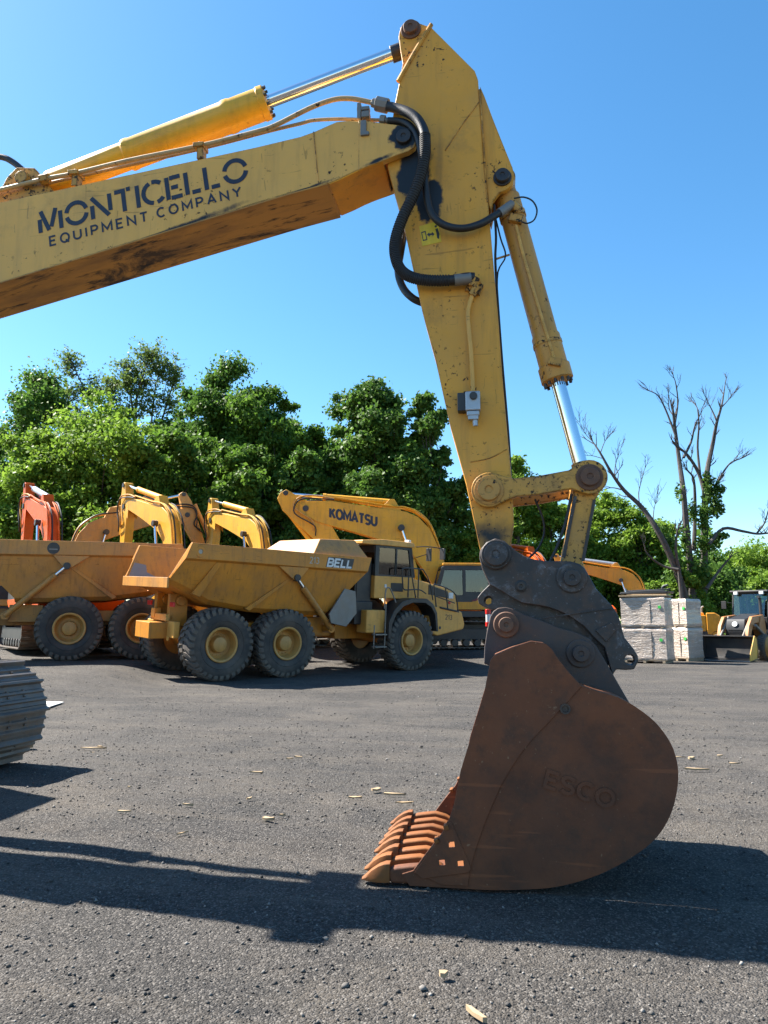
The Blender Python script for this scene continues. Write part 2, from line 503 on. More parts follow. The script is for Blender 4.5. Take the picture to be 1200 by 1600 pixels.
def glass(name, tint):
    n = NT(name)
    t = n.t
    g = t.nodes.new('ShaderNodeBsdfGlossy'); g.inputs['Roughness'].default_value = .03; g.inputs['Color'].default_value = (1, 1, 1, 1)
    tr = t.nodes.new('ShaderNodeBsdfTransparent'); tr.inputs['Color'].default_value = (*tint, 1)
    fr = t.nodes.new('ShaderNodeFresnel'); fr.inputs['IOR'].default_value = 1.6
    ad = t.nodes.new('ShaderNodeMath'); ad.operation = 'ADD'; ad.inputs[1].default_value = .02
    t.links.new(fr.outputs[0], ad.inputs[0])
    mx = t.nodes.new('ShaderNodeMixShader')
    t.links.new(ad.outputs[0], mx.inputs[0]); t.links.new(tr.outputs[0], mx.inputs[1]); t.links.new(g.outputs[0], mx.inputs[2])
    t.links.new(mx.outputs[0], n.out.inputs[0]); t.nodes.remove(n.b)
    return n.m
M['glass'] = glass('tinted_glass', (.50, .62, .58))
M['dark_glass'] = glass('dark_tinted_glass', (.35, .42, .42))
YEL = (.60, .315, .040)
M['bg_yellow'] = paint('loader_yellow', (.70, .34, .014), chip=.66, dust_amt=.15)
M['bg_yellow_b'] = paint('pale_yellow', (.66, .35, .03), chip=.64, dust_amt=.2)
M['bg_brown'] = paint('brown_yellow', (.62, .30, .06), chip=.62, dust_amt=.55)
M['bg_orange'] = paint('orange_paint', (.58, .088, .002), spec=.22, runs=.12, chip=.68, dust_amt=.12, dust=(.4, .15, .06))
M['bg_amber'] = paint('amber_paint', (.72, .30, .015), chip=.66, dust_amt=.22)
M['truck'] = paint('truck_ochre', (.60, .235, .026), dust=(.30, .145, .05), dust_amt=.55, chip=.63, scale=.8, edge=.02, runs=.45)
M['truck_dusty'] = paint('truck_dusty_ochre', (.54, .24, .050), dust=(.30, .165, .075), dust_amt=.65, chip=.62, scale=.8, edge=.02, runs=.45)
M['truck_cab'] = paint('truck_cab_ochre', (.74, .36, .075), dust=(.36, .21, .09), dust_amt=.4, chip=.66, scale=.9, edge=.015)
M['bed_steel'] = rustmat('worn_bed_steel', (.19, .185, .19), (.24, .21, .19), (.24, .15, .10), rough=.55)
def leafmat(name, a, b, trans=.35):
    n = NT(name); t = n.t
    gi = t.nodes.new('ShaderNodeNewGeometry')
    c = n.mix(gi.outputs['Random Per Island'], a, b)
    big = n.ramp(n.noise(.45, 3), [(.35, 0), (.7, 1)])
    c = n.mix(n.math('MULTIPLY', big, .4), c, tuple(v * 1.5 for v in b))
    d = t.nodes.new('ShaderNodeBsdfTranslucent'); t.links.new(c, d.inputs['Color'])
    n.put(n.b.inputs['Base Color'], c); n.b.inputs['Roughness'].default_value = .55
    n.b.inputs['Specular IOR Level'].default_value = .25
    mx = t.nodes.new('ShaderNodeMixShader'); mx.inputs[0].default_value = trans
    t.links.new(n.b.outputs[0], mx.inputs[1]); t.links.new(d.outputs[0], mx.inputs[2])
    t.links.new(mx.outputs[0], n.out.inputs[0])
    return n.m
M['leaf_dark'] = leafmat('dark_leaves', (.040, .095, .016), (.095, .18, .028), .45)
M['leaf_mid'] = leafmat('mid_leaves', (.042, .105, .014), (.11, .20, .026), .48)
M['leaf_light'] = leafmat('light_leaves', (.085, .17, .018), (.18, .28, .034), .5)
M['leaf_olive'] = leafmat('olive_leaves', (.080, .135, .028), (.14, .20, .042), .5)
M['bark'] = plain('bark', (.075, .058, .045), .9, scale=7, bump=.6, var=.5)
M['dead_bark'] = plain('dead_bark', (.085, .075, .068), .9, scale=7, bump=.6, var=.5)
M['wood'] = plain('fresh_wood', (.40, .29, .17), .8, scale=18, var=.35)
M['wood_grey'] = plain('weathered_wood', (.36, .28, .19), .85, scale=12, var=.4)
M['paper'] = plain('pale_board', (.72, .70, .66), .7, scale=12, var=.2)
# ground: dark crushed asphalt and gravel
n = NT('asphalt_gravel')
c = n.mix(n.ramp(n.noise(.35, 5, .6), [(.38, 0), (.62, 1)]), (.027, .026, .025), (.070, .063, .056))
c = n.mix(n.math('MULTIPLY', n.ramp(n.noise(1.7, 6, .65), [(.45, 0), (.7, 1)]), .55), c, (.033, .031, .030))
c = n.mix(n.math('MULTIPLY', n.ramp(n.noise(.9, 5, .6, stretch=(.25, 1.6, 1)), [(.5, 0), (.7, 1)]), .5), c, (.088, .076, .062))
lane = n.t.nodes.new('ShaderNodeMapping'); lane.inputs['Rotation'].default_value = (0, 0, .30); n.t.links.new(n.obj, lane.inputs[0])
for sc_, k_, cc_ in ((1.1, .75, (.022, .020, .019)), (2.6, .55, (.088, .075, .061))):
    ln_ = n.ramp(n.noise(sc_, 6, .62, vec=lane.outputs[0], stretch=(.10, 1.3, 1), dist=.5), [(.52, 0), (.66, 1)])
    c = n.mix(n.math('MULTIPLY', ln_, k_), c, cc_)
c = n.mix(n.math('MULTIPLY', n.ramp(n.noise(.55, 7, .7), [(.50, 0), (.63, 1)]), .6), c, (.098, .084, .068))
c = n.mix(n.math('MULTIPLY', n.ramp(n.noise(3.5, 8, .75), [(.56, 0), (.68, 1)]), .6), c, (.024, .023, .022))
vcol = n.voro(105, 'F1', 'Color')
sep = n.t.nodes.new('ShaderNodeSeparateColor'); n.t.links.new(vcol, sep.inputs[0])
c = n.mix(n.ramp(sep.outputs[0], [(.0, .75), (.35, .0)]), c, (.016, .016, .016))
c = n.mix(n.ramp(sep.outputs[1], [(.72, .0), (1.0, .85)]), c, (.165, .152, .137))
vc2 = n.voro(46, 'F1', 'Color'); sep2 = n.t.nodes.new('ShaderNodeSeparateColor'); n.t.links.new(vc2, sep2.inputs[0])
c = n.mix(n.ramp(sep2.outputs[2], [(.78, .0), (1.0, .5)]), c, (.11, .10, .09))
h = n.math('ADD', n.math('MULTIPLY', n.voro(105), -.9), n.math('MULTIPLY', n.noise(22, 6, .7), 1.2))
h = n.math('ADD', h, n.math('MULTIPLY', n.voro(46), -.8))
n.bump(h, .75, .016)
M['ground'] = n.done(c, .92, 0, .25)
n = NT('loose_stones'); gi = n.t.nodes.new('ShaderNodeNewGeometry')
c = n.ramp(gi.outputs['Random Per Island'], [(0, (.036, .034, .033)), (.55, (.080, .075, .069)), (.9, (.14, .13, .118)), (1, (.26, .245, .225))])
n.bump(n.noise(90, 4), .4, .004)
M['stone'] = n.done(c, .9, 0, .3)
# shrink wrapped brick-coloured bundles
def wrapmat(name, a, b):
    n = NT(name)
    c = n.mix(n.ramp(n.noise(3, 5, .6, stretch=(1, 1, 3)), [(.35, 0), (.65, 1)]), a, b)
    c = n.mix(n.ramp(n.noise(5, 6, .7, stretch=(.6, .6, 3.5), dist=1.2), [(.55, 0), (.64, 1)]), c, (.60, .55, .50))
    n.bump(n.noise(7, 6, .65, stretch=(.5, .5, 2.5), dist=1.0), 1.0, .05)
    n.b.inputs['Coat Weight'].default_value = .6; n.b.inputs['Coat Roughness'].default_value = .12
    return n.done(c, .35, 0, .5)
M['wrap'] = wrapmat('stretch_wrap', (.36, .29, .235), (.43, .35, .29))
M['tarp'] = plain('dark_tarp', (.02, .022, .026), .5, scale=4)
# ---------------------------------------------------------------- ground and sky setting
def build_ground():
    def axis(segs):
        out = [segs[0][0]]
        for a, b, st in segs:
            k = max(1, round((b - a) / st))
            out += [a + (b - a) * (i + 1) / k for i in range(k)]
        return out
    xs = axis([(-400, -60, 40), (-60, -16, 4), (-16, -5, .4), (-5, 5, .1), (5, 16, .4), (16, 60, 4), (60, 400, 40)])
    ys = axis([(-60, 0, 6), (0, 2, .25), (2, 8, .09), (8, 16, .3), (16, 44, .6), (44, 80, 4), (80, 600, 40)])
    vs = []
    for y in ys:
        for x in xs:
            z = ground_z(x, y)
            if y < 46 and abs(x) < 30:
                k = ss(0, .8, 1.0)
                z += .012 * noise.noise((x * .9, y * .9, 0)) + .010 * noise.noise((x * 2.7, y * 2.7, 3)) + .008 * noise.noise((x * 7, y * 7, 5)) - .012
            vs.append((x, y, z))
    nx = len(xs)
    fs = [(j * nx + i, j * nx + i + 1, (j + 1) * nx + i + 1, (j + 1) * nx + i) for j in range(len(ys) - 1) for i in range(nx - 1)]
    mb = MB(); mb.v = vs; mb.f = fs
    o = mb.build('ground', M['ground'], angle=180)
    tag(o, kind='structure')
build_ground()

# ---------------------------------------------------------------- the big excavator in front
EX = Frame(0.75, 5.08, 0.0, -9.0)
ex = empty('excavator', EX.o, rad(-9.0), 'big weathered yellow excavator whose lettered boom and rusty bucket fill the foreground', 'excavator')
H = EX.hit
BW = .22                                                   # half width of the boom
M['boom'] = paint('boom_paint', (.84, .43, .082), dust=(.60, .345, .11), dust_amt=.40, chip=.60, rough=.40, edge=.012, wear=.12, runs=.22,
    stains=[(*H(630, 214, -BW), .115, .115, 0, .15, .45, 11), (*H(588, 252, -BW), .14, .022, rad(-20), .6, .7, 16), (*H(250, 367, -BW), .78, .030, rad(-17), .5, .55, 12), (*H(470, 299, -BW), .30, .016, rad(-17), .5, .6, 14)])
M['stick'] = paint('stick_paint', (.80, .36, .034), dust=(.50, .275, .075), dust_amt=.45, chip=.60, rough=.42, edge=.014, wear=.32, runs=.35,
    stains=[(*H(648, 266, -.16), .13, .27, rad(4), .15, .45, 9), (*H(670, 312, -.16), .10, .20, rad(8), .15, .5, 10), (*H(768, 838, -.16), .22, .13, 0, .9, .5, 8), (*H(764, 766, -.16), .13, .13, 0, .8, .5, 14)])
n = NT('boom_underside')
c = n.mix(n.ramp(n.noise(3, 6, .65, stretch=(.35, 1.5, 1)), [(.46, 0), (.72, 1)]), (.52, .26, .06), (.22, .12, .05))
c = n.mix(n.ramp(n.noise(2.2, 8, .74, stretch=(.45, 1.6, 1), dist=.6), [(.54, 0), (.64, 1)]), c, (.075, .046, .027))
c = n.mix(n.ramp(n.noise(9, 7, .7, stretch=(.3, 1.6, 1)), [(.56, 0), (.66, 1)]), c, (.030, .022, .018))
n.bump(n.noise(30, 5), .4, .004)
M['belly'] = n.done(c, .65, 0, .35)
M['cyl_yellow'] = paint('cylinder_yellow', (.80, .42, .022), dust=(.45, .28, .08), dust_amt=.28, chip=.68, rough=.32)
M['cyl_dirty'] = paint('cylinder_dirty', (.64, .30, .05), wear=.4, edge=.012, dust=(.34, .19, .07), dust_amt=.5, chip=.60, rough=.42)
M['link'] = paint('link_worn', (.66, .32, .05), dust=(.16, .11, .06), dust_amt=.6, chip=.60, chipcol=(.02, .016, .014), scale=1.4, wear=1.0, edge=.02)

# boom -------------------------------------------------------------
top0, top1 = Vector(H(0, 316, -BW)), Vector(H(399, 230, -BW))
dtop = (top0 - top1).normalized()
bot0, bot1 = Vector(H(0, 442, -BW)), Vector(H(420, 313, -BW))
dbot = (bot0 - bot1).normalized()
elbT, elbB = top0 + dtop * .75, bot0 + dbot * .60
foot = Vector((-6.75, 2.0))
boom_top = [foot + Vector((-.22, .1)), foot + Vector((-.1, .28)), elbT + Vector((-1.15, -1.0)), elbT + Vector((-.55, -.28)), elbT, top0, top1] + EX.poly([(470, 213), (492, 205), (512, 196), (526, 190), (545, 188), (575, 190), (596, 193)], -BW)
boom_bot = EX.poly([(600, 250), (575, 259), (552, 269), (532, 279), (512, 287), (450, 304)], -BW) + [bot1, bot0, elbB, elbB + Vector((-.5, -.35)), foot + Vector((.25, -.12)), foot + Vector((0, -.22))]
mb = MB()
mb.prism([tuple(p) for p in boom_top] + [tuple(p) for p in boom_bot], -BW, BW)
boom = mb.build('boom', M['boom'], ex, bevel=.008)
# fork ears at the boom tip
ear = EX.poly([(560, 187), (600, 193), (625, 196), (640, 201), (649, 209), (652, 219), (648, 230), (638, 237), (620, 243), (600, 251), (575, 260), (560, 266)], -BW)
for s in (-1, 1):
    MB().prism(ear, s * (BW + .004), s * .168).build('fork_ear', M['boom'], boom, bevel=.006)
# weld-on belly plate along the underside
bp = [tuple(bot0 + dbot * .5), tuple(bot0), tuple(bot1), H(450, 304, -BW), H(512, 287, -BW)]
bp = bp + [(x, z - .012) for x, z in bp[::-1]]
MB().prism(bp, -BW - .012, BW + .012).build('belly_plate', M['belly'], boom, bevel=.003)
bp2 = EX.poly([(514, 286), (534, 277.5), (553, 268), (575, 258.5), (598, 250)], -BW)
bp2 = bp2 + [(x, z - .010) for x, z in bp2[::-1]]
MB().prism(bp2, -BW + .004, BW - .004).build('nose_plate', paint('bounce_lit_underside', (.88, .36, .008), dust_amt=.25, dust=(.3, .14, .03), chip=.64), boom, bevel=.003)  # brighter orange paint stands in for light bounced under the boom nose
# welded collar lines on the side of the boom
for q, r_ in ((((490, 206), (498, 290)), .005), (((10, 439), (420, 311), (512, 285)), .006)):
    MB().tube([EX.p3(*p_, -BW - .002) for p_ in q], r_, 6, 1).build('weld_seam', M['boom'], boom)
# boom tip pin
def pin_boss(px, py, w, r, rb, name, m, parent, t=.03, mb_only=False):
    c = EX.p3(px, py, w)
    mb = MB()
    if rb: mb.lathe([(.0, rb), (t * .55, rb), (t * .75, rb * .93)], c, (0, -1, 0), 28)
    mb.lathe([(0, r), (t + .022, r), (t + .028, r * .93), (t + .028, r * .35), (t + .020, r * .3)], c, (0, -1, 0), 28)
    return mb.build(name, m, parent, bevel=.002)
M['pin_dark'] = plain('greased_pin', (.045, .045, .05), .45, .5, scale=14, dust=(.12, .08, .05), dust_amt=.4)
pin_boss(631, 215, -BW - .004, .056, .0, 'boom_tip_pin', M['pin_dark'], boom, .0)
MB().cyl((EX.p3(631, 215, -BW).x, -BW, EX.p3(631, 215, -BW).z), (EX.p3(631, 215, -BW).x, BW + .03, EX.p3(631, 215, -BW).z), .05).build('boom_tip_pin', M['pin_dark'], boom)
# lettering on the boom side
def text_on(plate, text, pa, pb, pu, w, parent, m, frame=EX, **k):
    a = frame.p3(*pa, w); b = frame.p3(*pb, w); u = frame.p3(*pu, w)
    X = (b - a); U = (u - a); U = U - X.normalized() * U.dot(X.normalized())
    mb = lettering(text, a, X, U, U.length, total=X.length, ndir=k.pop('ndir', (0, -1, 0)), **k)
    return mb.build('lettering', m, parent, flat=True)
text_on(boom, 'MONTICELLO', (63, 365), (388, 280), (57, 332), -BW, boom, M['navy'], font=STENCIL, t=.185, gap=.16, depth=.001)
text_on(boom, 'EQUIPMENT', (79, 384), (231, 345), (76, 371), -BW, boom, M['navy'], t=.20, gap=.52, depth=.001)
text_on(boom, 'COMPANY', (247, 340), (377, 306), (244, 327), -BW, boom, M['navy'], t=.20, gap=.52, depth=.001)

# arm cylinder on top of the boom (on the centre plane)
eye = EX.p3(642, 74, 0)
gl0 = EX.p3(417, 160, 0)
ax = (gl0 - eye).normalized()
cfoot = gl0 + ax * 2.05
cy = MB()
L = (cfoot - gl0).length
cy.lathe([(-.01, .10), (0, .128), (.05, .130), (.055, .122), (.28, .122), (.30, .128), (.34, .128), (.36, .121), (1.16, .119), (1.18, .124), (1.21, .124), (1.23, .108), (L - .15, .106), (L - .12, .09)], gl0, ax, 32)
armc = cy.build('arm_cylinder', M['cyl_yellow'], ex, bevel=.003)
MB().cyl(eye, gl0, .049, n=28).build('rod', M['chrome'], armc)
re = MB(); re.cyl(eye + Vector((0, -.10, 0)), eye + Vector((0, .10, 0)), .085, n=24); re.cyl(eye + ax * .05, eye + ax * .16, .062, n=20)
re.build('rod_eye', M['pin_dark'], armc, bevel=.004)
for k in range(10):
    a = 2 * math.pi * k / 10
    u = ax.orthogonal().normalized(); v = ax.cross(u)
    p = gl0 + (u * math.cos(a) + v * math.sin(a)) * .108
    MB().cyl(p + ax * .005, p - ax * .028, .012, n=6).build('gland_bolt', M['pin_dark'], armc)
bk = MB()
for s in (-1, 1):
    bk.prism([(cfoot.x - .16, cfoot.z + .04), (cfoot.x - .08, cfoot.z + .12), (cfoot.x + .08, cfoot.z + .10), (cfoot.x + .26, cfoot.z - .12), (cfoot.x - .3, cfoot.z - .26)], s * .15, s * .10)
bk.cyl(cfoot + Vector((0, -.20, 0)), cfoot + Vector((0, .20, 0)), .055)
bk.cyl(cfoot + Vector((0, -.095, 0)), cfoot + Vector((0, .095, 0)), .10)
bk.build('cylinder_bracket', M['link'], boom, bevel=.005)

M['pipe'] = paint('pipe_paint', (.50, .33, .15), dust=(.42, .30, .17), chip=.60, wear=.3)
# hydraulic lines on top of the boom
pw = -BW + .03
def back_run(w, lift):
    """the run of a line down the back of the boom, left of the elbow"""
    return [Vector((q.x, w, q.y)) for q in (elbT + Vector((-1.35, -1.22 + lift)), elbT + Vector((-.80, -.52 + lift)), elbT + Vector((-.40, -.12 + lift)), elbT + Vector((.05, lift + .02)))]
MB().tube(back_run(pw, .10) + [EX.p3(*q, pw) for q in ((0, 297), (69, 280), (117, 271), (200, 251), (312, 228), (400, 206), (430, 196), (484, 169), (520, 156), (545, 154), (566, 157), (592, 163))], .018, 12, 4).build('steel_pipe', M['pipe'], boom)
MB().tube(back_run(pw + .06, .08) + [EX.p3(*q, pw + .06) for q in ((0, 304), (117, 277), (312, 233), (420, 205), (470, 193), (490, 188), (530, 186), (565, 187), (600, 188))], .013, 10, 4).build('steel_pipe', M['pipe'], boom)
for i, (a, b) in enumerate((((117, 271), (120, 290)), ((312, 228), (316, 242)))):
    cmb = MB(); p = EX.p3(*a, pw)
    cmb.box(p + Vector((0, .02, -.005)), (.085, .11, .035)); cmb.box(p + Vector((.01, .02, -.065)), (.05, .075, .10)); cmb.cyl(p + Vector((0, 0, .01)), p + Vector((0, 0, .035)), .012, n=6)
    cmb.build('pipe_clamp', M['link'], boom, bevel=.004)
p = EX.p3(69, 280, pw); q = EX.p3(79, 278, pw); MB().cyl(p - (q - p) * .55, p + (q - p) * .75, .042, n=6).build('pipe_union', M['link'], boom, bevel=.003)
fit = MB()
p = EX.p3(568, 172, pw); fit.box(p, (.095, .05, .03)); fit.box(p + Vector((-.03, 0, -.02)), (.03, .06, .13)); fit.box(p + Vector((.02, 0, -.055)), (.06, .07, .05))
fit.box(EX.p3(568, 200, -BW - .012), (.045, .02, .12)); fit.box(EX.p3(570, 209, -BW - .012), (.065, .022, .03))
fit.build('pipe_bracket', M['grey_metal'], boom, bevel=.006)
nut = MB(); nut.cyl(EX.p3(588, 162, pw), EX.p3(606, 166, pw), .054, n=8); nut.cyl(EX.p3(582, 160, pw), EX.p3(590, 163, pw), .034, n=6); nut.cyl(EX.p3(604, 166, pw), EX.p3(626, 171, pw), .030, n=14)
nut.cyl(EX.p3(594, 187, pw), EX.p3(602, 188, pw), .036, n=6); nut.cyl(EX.p3(602, 188, pw), EX.p3(612, 190, pw), .022, n=12)
nut.build('hose_fitting', M['grey_metal'], boom, bevel=.003)

# stick -------------------------------------------------------------
SW = .16
st_out = [(672, 40), (678, 46), (742, 110), (747, 124), (752, 190), (757, 260), (763, 318), (770, 400), (778, 489), (786, 600), (794, 690), (800, 752), (803, 819), (798, 850), (790, 880), (768, 880), (752, 862), (749, 855), (728, 756), (704, 669), (680, 561), (660, 488), (630, 350), (612, 285), (605, 260), (609, 212), (617, 160), (624, 126)]
stick = MB().prism(EX.poly(st_out, -SW), -SW, SW).build('stick', M['stick'], ex, bevel=.010)
# top lug plates for the arm cylinder
lug = EX.poly([(672, 42), (655, 36), (643, 32), (633, 35), (626, 42), (623, 54), (625, 75), (629, 99), (624, 128), (640, 120), (680, 60)], -SW + .03)
for s in (-1, 1):
    MB().prism(lug, s * (SW - .03), s * (SW - .065)).build('lug_plate', M['stick'], stick, bevel=.006)
pin_boss(642, 47, -SW + .03, .055, .078, 'rod_pin', M['rust_pin'], stick, .02)
MB().cyl(EX.p3(642, 47, -SW + .03), EX.p3(642, 47, -SW + .03) + Vector((0, .3, 0)), .045).build('rod_pin', M['rust_pin'], stick)
# raised flange along the top front edge
fl = MB(); a = EX.p3(674, 39, -SW); b = EX.p3(648, 82, -SW); c = EX.p3(622, 128, -SW)
fl.tube([a + Vector((0, -.004, 0)), b + Vector((0, -.004, 0)), c + Vector((0, -.004, 0))], .017, 8, 2); fl.build('edge_flange', M['stick'], stick)
# rear plate with the bucket cylinder lug
lug2 = [(750, 134), (757, 150), (772, 190), (790, 235), (801, 262), (804, 276), (802, 287), (792, 296), (780, 301), (771, 313), (767, 330), (763, 318), (757, 260)]
for s in (-1, 1):
    MB().prism(EX.poly(lug2, -SW + .025), s * (SW - .025), s * (SW - .075)).build('lug_plate', M['stick'], stick, bevel=.006)
pl = EX.poly([(750, 134), (757, 152), (775, 200), (782, 232), (772, 262), (757, 262)], -SW + .03)
MB().prism(pl, -SW + .06, SW - .06).build('back_plate', M['stick'], stick, bevel=.004)
pin_boss(785, 278, -SW + .025, .052, .066, 'cylinder_pin', M['pin_dark'], stick, .02)
for q, r_ in ((((749, 140), (754, 200), (760, 300), (762, 316)), .006), (((696, 235), (722, 195), (748, 160)), .005), (((735, 722), (765, 716), (792, 702)), .004)):
    MB().tube([EX.p3(*p_, -SW - .001) for p_ in q], r_, 6, 3).build('weld_seam', M['stick'], stick)
# stick end boss around the bucket pin
MB().cyl(EX.p3(776, 868, -SW + .02), EX.p3(776, 868, -SW + .02) + Vector((0, 2 * SW - .04, 0)), .115, n=28).build('pin_boss', M['dark_steel'], stick, bevel=.01)
# warning decal
dq = EX.poly([(655, 354), (684, 346), (690, 378), (660, 385)], -SW)
dec = MB().prism(dq, -SW - .003, -SW - .0012).build('warning_decal', M['yellow_decal'], stick)
pic = MB()
pic.prism(EX.poly([(658, 363), (665, 361), (668, 375), (661, 377)], -SW), -SW - .0036, -SW - .0031, holes=[EX.poly([(659.5, 364.5), (664, 363.2), (666.3, 374), (662, 375.2)], -SW)])
pic.prism(EX.poly([(667, 367), (671, 363.5), (671, 365.5), (675, 364.5), (675, 362.5), (679, 366), (676, 369.5), (675.7, 367.5), (671.5, 368.5), (671.7, 370.5)], -SW), -SW - .0036, -SW - .0031)
pic.prism(EX.poly([(680, 358), (684, 357), (687, 366), (686, 374), (683, 372), (682, 365)], -SW), -SW - .0036, -SW - .0031)
pic.prism(circ(*H(681, 354, -SW), .009, 10), -SW - .0036, -SW - .0031)
pic.build('pictogram', M['black_paint'], stick, flat=True)

# stick rocker link, bucket link, bucket cylinder
lp0 = Vector(H(764, 766, -.2)); lp1 = Vector(H(921, 746, -.2))
def bar_poly(a, b, ra, rb, h, sag=0.0):
    d = (b - a).normalized(); n_ = Vector((-d.y, d.x))
    ang = math.degrees(math.atan2(d.y, d.x))
    up = [a + d * (ra * .95) + n_ * h * .62, a + d * (ra * 1.5) + n_ * (h / 2 - sag * .6), (a + b) / 2 + n_ * (h / 2 - sag), b - d * (rb * 1.1) + n_ * h / 2]
    dn = [b - d * (rb * 1.1) - n_ * h / 2, (a + b) / 2 - n_ * (h / 2 + sag), a + d * (ra * 1.5) - n_ * (h / 2 + sag * .6), a + d * (ra * .95) - n_ * h * .68]
    return [tuple(p) for p in up] + circ(b.x, b.y, rb, 15, ang + 120, ang - 120)+ [tuple(p) for p in dn] + circ(a.x, a.y, ra, 15, ang - 60, ang - 300)
rp = bar_poly(lp0, lp1, .118, .115, .125, .012)
for s in (-1, 1):
    lk = MB().prism(rp, s * .225, s * .172).build('rocker_link', M['link'], ex, bevel=.008)
    if s < 0:
        pin_boss(764, 766, -.225, .075, .10, 'link_pin', M['cyl_dirty'], lk, .012)
        pin_boss(921, 746, -.225, .062, .088, 'link_pin', M['rust_pin'], lk, .02)
pc = EX.p3(921, 746, -.225); MB().cyl(pc, pc + Vector((0, .45, 0)), .06).build('link_pin', M['rust_pin'], ex)
pc0 = EX.p3(764, 766, -.225); MB().cyl(pc0 + Vector((0, .01, 0)), pc0 + Vector((0, .44, 0)), .07).build('link_pin', M['rust_pin'], ex)
bl0 = Vector((pc.x, pc.z)); bl1 = Vector(H(892, 903, -.26))
blp = bar_poly(bl0, bl1, .10, .115, .125)
bl = MB().prism(blp, -.165, .165).build('bucket_link', M['link'], ex, bevel=.010)
edge = MB()
d = (bl1 - bl0).normalized(); nn = Vector((-d.y, d.x))
for k in (-1, 1):
    a = bl0 + d * .13 + nn * k * .062; b = bl1 - d * .13 + nn * k * .062
    edge.beam((a.x, -.167, a.y), (b.x, -.167, b.y), .018, .02)
edge.build('link_edge', M['dark_steel'], bl)
# bucket cylinder (centre plane)
b0 = EX.p3(787, 287, 0); b1 = Vector((pc.x, 0, pc.z))
bd = (b1 - b0).normalized(); 
g1 = EX.p3(867, 598, 0); tg = (g1 - b0).dot(bd)
cb = MB()
cb.lathe([(.02, .07), (.10, .075), (.12, .088), (tg - .36, .090), (tg - .34, .100), (tg - .12, .100), (tg - .115, .112), (tg - .01, .112), (tg, .09)], b0, bd, 32)
cb.cyl(b0 + Vector((0, -.08, 0)), b0 + Vector((0, .08, 0)), .085, n=24)
bcyl = cb.build('bucket_cylinder', M['cyl_dirty'], ex, bevel=.003)
MB().cyl(b0 + bd * (tg - .02), b1 - bd * .06, .049, n=28).build('rod', M['chrome'], bcyl)
u = bd.orthogonal().normalized(); v = bd.cross(u)
for k in range(12):
    a = 2 * math.pi * k / 12; q = b0 + bd * tg + (u * math.cos(a) + v * math.sin(a)) * .092
    MB().cyl(q - bd * .01, q + bd * .022, .011, n=6).build('gland_bolt', M['pin_dark'], bcyl)
re = MB(); re.cyl(b1 + Vector((0, -.165, 0)), b1 + Vector((0, .165, 0)), .085, n=24); re.cyl(b1 - bd * .15, b1 - bd * .04, .062); re.build('rod_eye', M['link'], bcyl, bevel=.004)
gp = MB(); o_ = Vector((0, -.095, 0))
gp.tube([EX.p3(806, 352, -.11), EX.p3(818, 400, -.10), EX.p3(842, 482, -.10), EX.p3(862, 548, -.10), EX.p3(866, 562, -.10)], .012, 10, 3)
gp.build('cylinder_pipe', M['boom'], bcyl)
cl = MB(); cl.box(EX.p3(806, 342, -.10), (.10, .05, .06), ry=.3); cl.box(EX.p3(867, 566, -.11), (.09, .05, .055), ry=.25); cl.cyl(EX.p3(800, 318, -.12), EX.p3(812, 330, -.12), .032, n=8)
cl.lathe([(0, .097), (.05, .097)], b0 + bd * .25, bd, 28); cl.lathe([(0, .104), (.03, .104)], b0 + bd * (tg - .3), bd, 28)
cl.build('pipe_clamp', M['link'], bcyl, bevel=.004)

# stick valve, pipes, hoses, cables
vb = MB(); c = EX.p3(739, 628, -SW - .07); vb.box(c, (.10, .07, .135)); vb.box(c + Vector((.0, 0, -.085)), (.085, .06, .035))
valve = vb.build('valve_block', M['steel_grey'], stick, bevel=.008)
MB().cyl(c + Vector((.005, -.034, .03)), c + Vector((.005, -.055, .03)), .026, n=20).build('valve_cap', M['black_paint'], valve, bevel=.003)
vn = MB(); vn.cyl(c + Vector((.012, 0, -.10)), c + Vector((.014, 0, -.17)), .018, n=8); vn.box(c + Vector((0, 0, -.112)), (.07, .05, .03)); vn.build('valve_nipple', M['steel_grey'], valve, bevel=.002)
MB().box(EX.p3(722, 630, -SW - .03), (.06, .075, .13)).build('valve_bracket', M['black_paint'], valve, bevel=.006)
MB().tube([EX.p3(*q, -SW - .035) for q in ((741, 455), (735, 470), (731, 490), (733, 520), (736, 550), (738, 585), (739, 612))], .016, 12, 4).build('stick_pipe', M['boom'], stick)
ef = MB(); ef.cyl(EX.p3(744, 434, -SW - .05), EX.p3(738, 448, -SW - .04), .036, n=8); ef.cyl(EX.p3(745, 447, -SW - .04), EX.p3(737, 462, -SW - .035), .030, n=6); ef.cyl(EX.p3(750, 440, -SW - .02), EX.p3(733, 452, -SW - .02), .024, n=10); ef.box(EX.p3(741, 450, -SW - .01), (.11, .03, .08), ry=.4)
ef.build('hose_elbow', M['link'], stick, bevel=.003)
hz = -SW - .10
def hose(pts, r, m=None, n=12): return MB().tube(pts, r, n, 6).build('hose', m or M['hose'], ex)
hose([EX.p3(x, y, w) for x, y, w in ((604, 166, -.20), (622, 170, -.22), (640, 177, -.26), (655, 190, -.29), (664, 212, -.31), (664, 240, -.32), (658, 272, -.31), (646, 305, -.29), (630, 338, -.27), (619, 370, -.26), (617, 395, -.26), (624, 418, -.26), (640, 432, -.25), (668, 438, -.24), (705, 438, -.23), (728, 434, -.22), (741, 434, -.21))], .036)
hose([EX.p3(x, y, w) for x, y, w in ((606, 189, -.20), (626, 190, -.20), (641, 197, -.22), (652, 214, -.24), (659, 245, -.25), (664, 285, -.25), (669, 318, -.25), (677, 338, -.25), (695, 352, -.25), (722, 357, -.25), (750, 350, -.22), (776, 335, -.18), (799, 320, -.13))], .026)
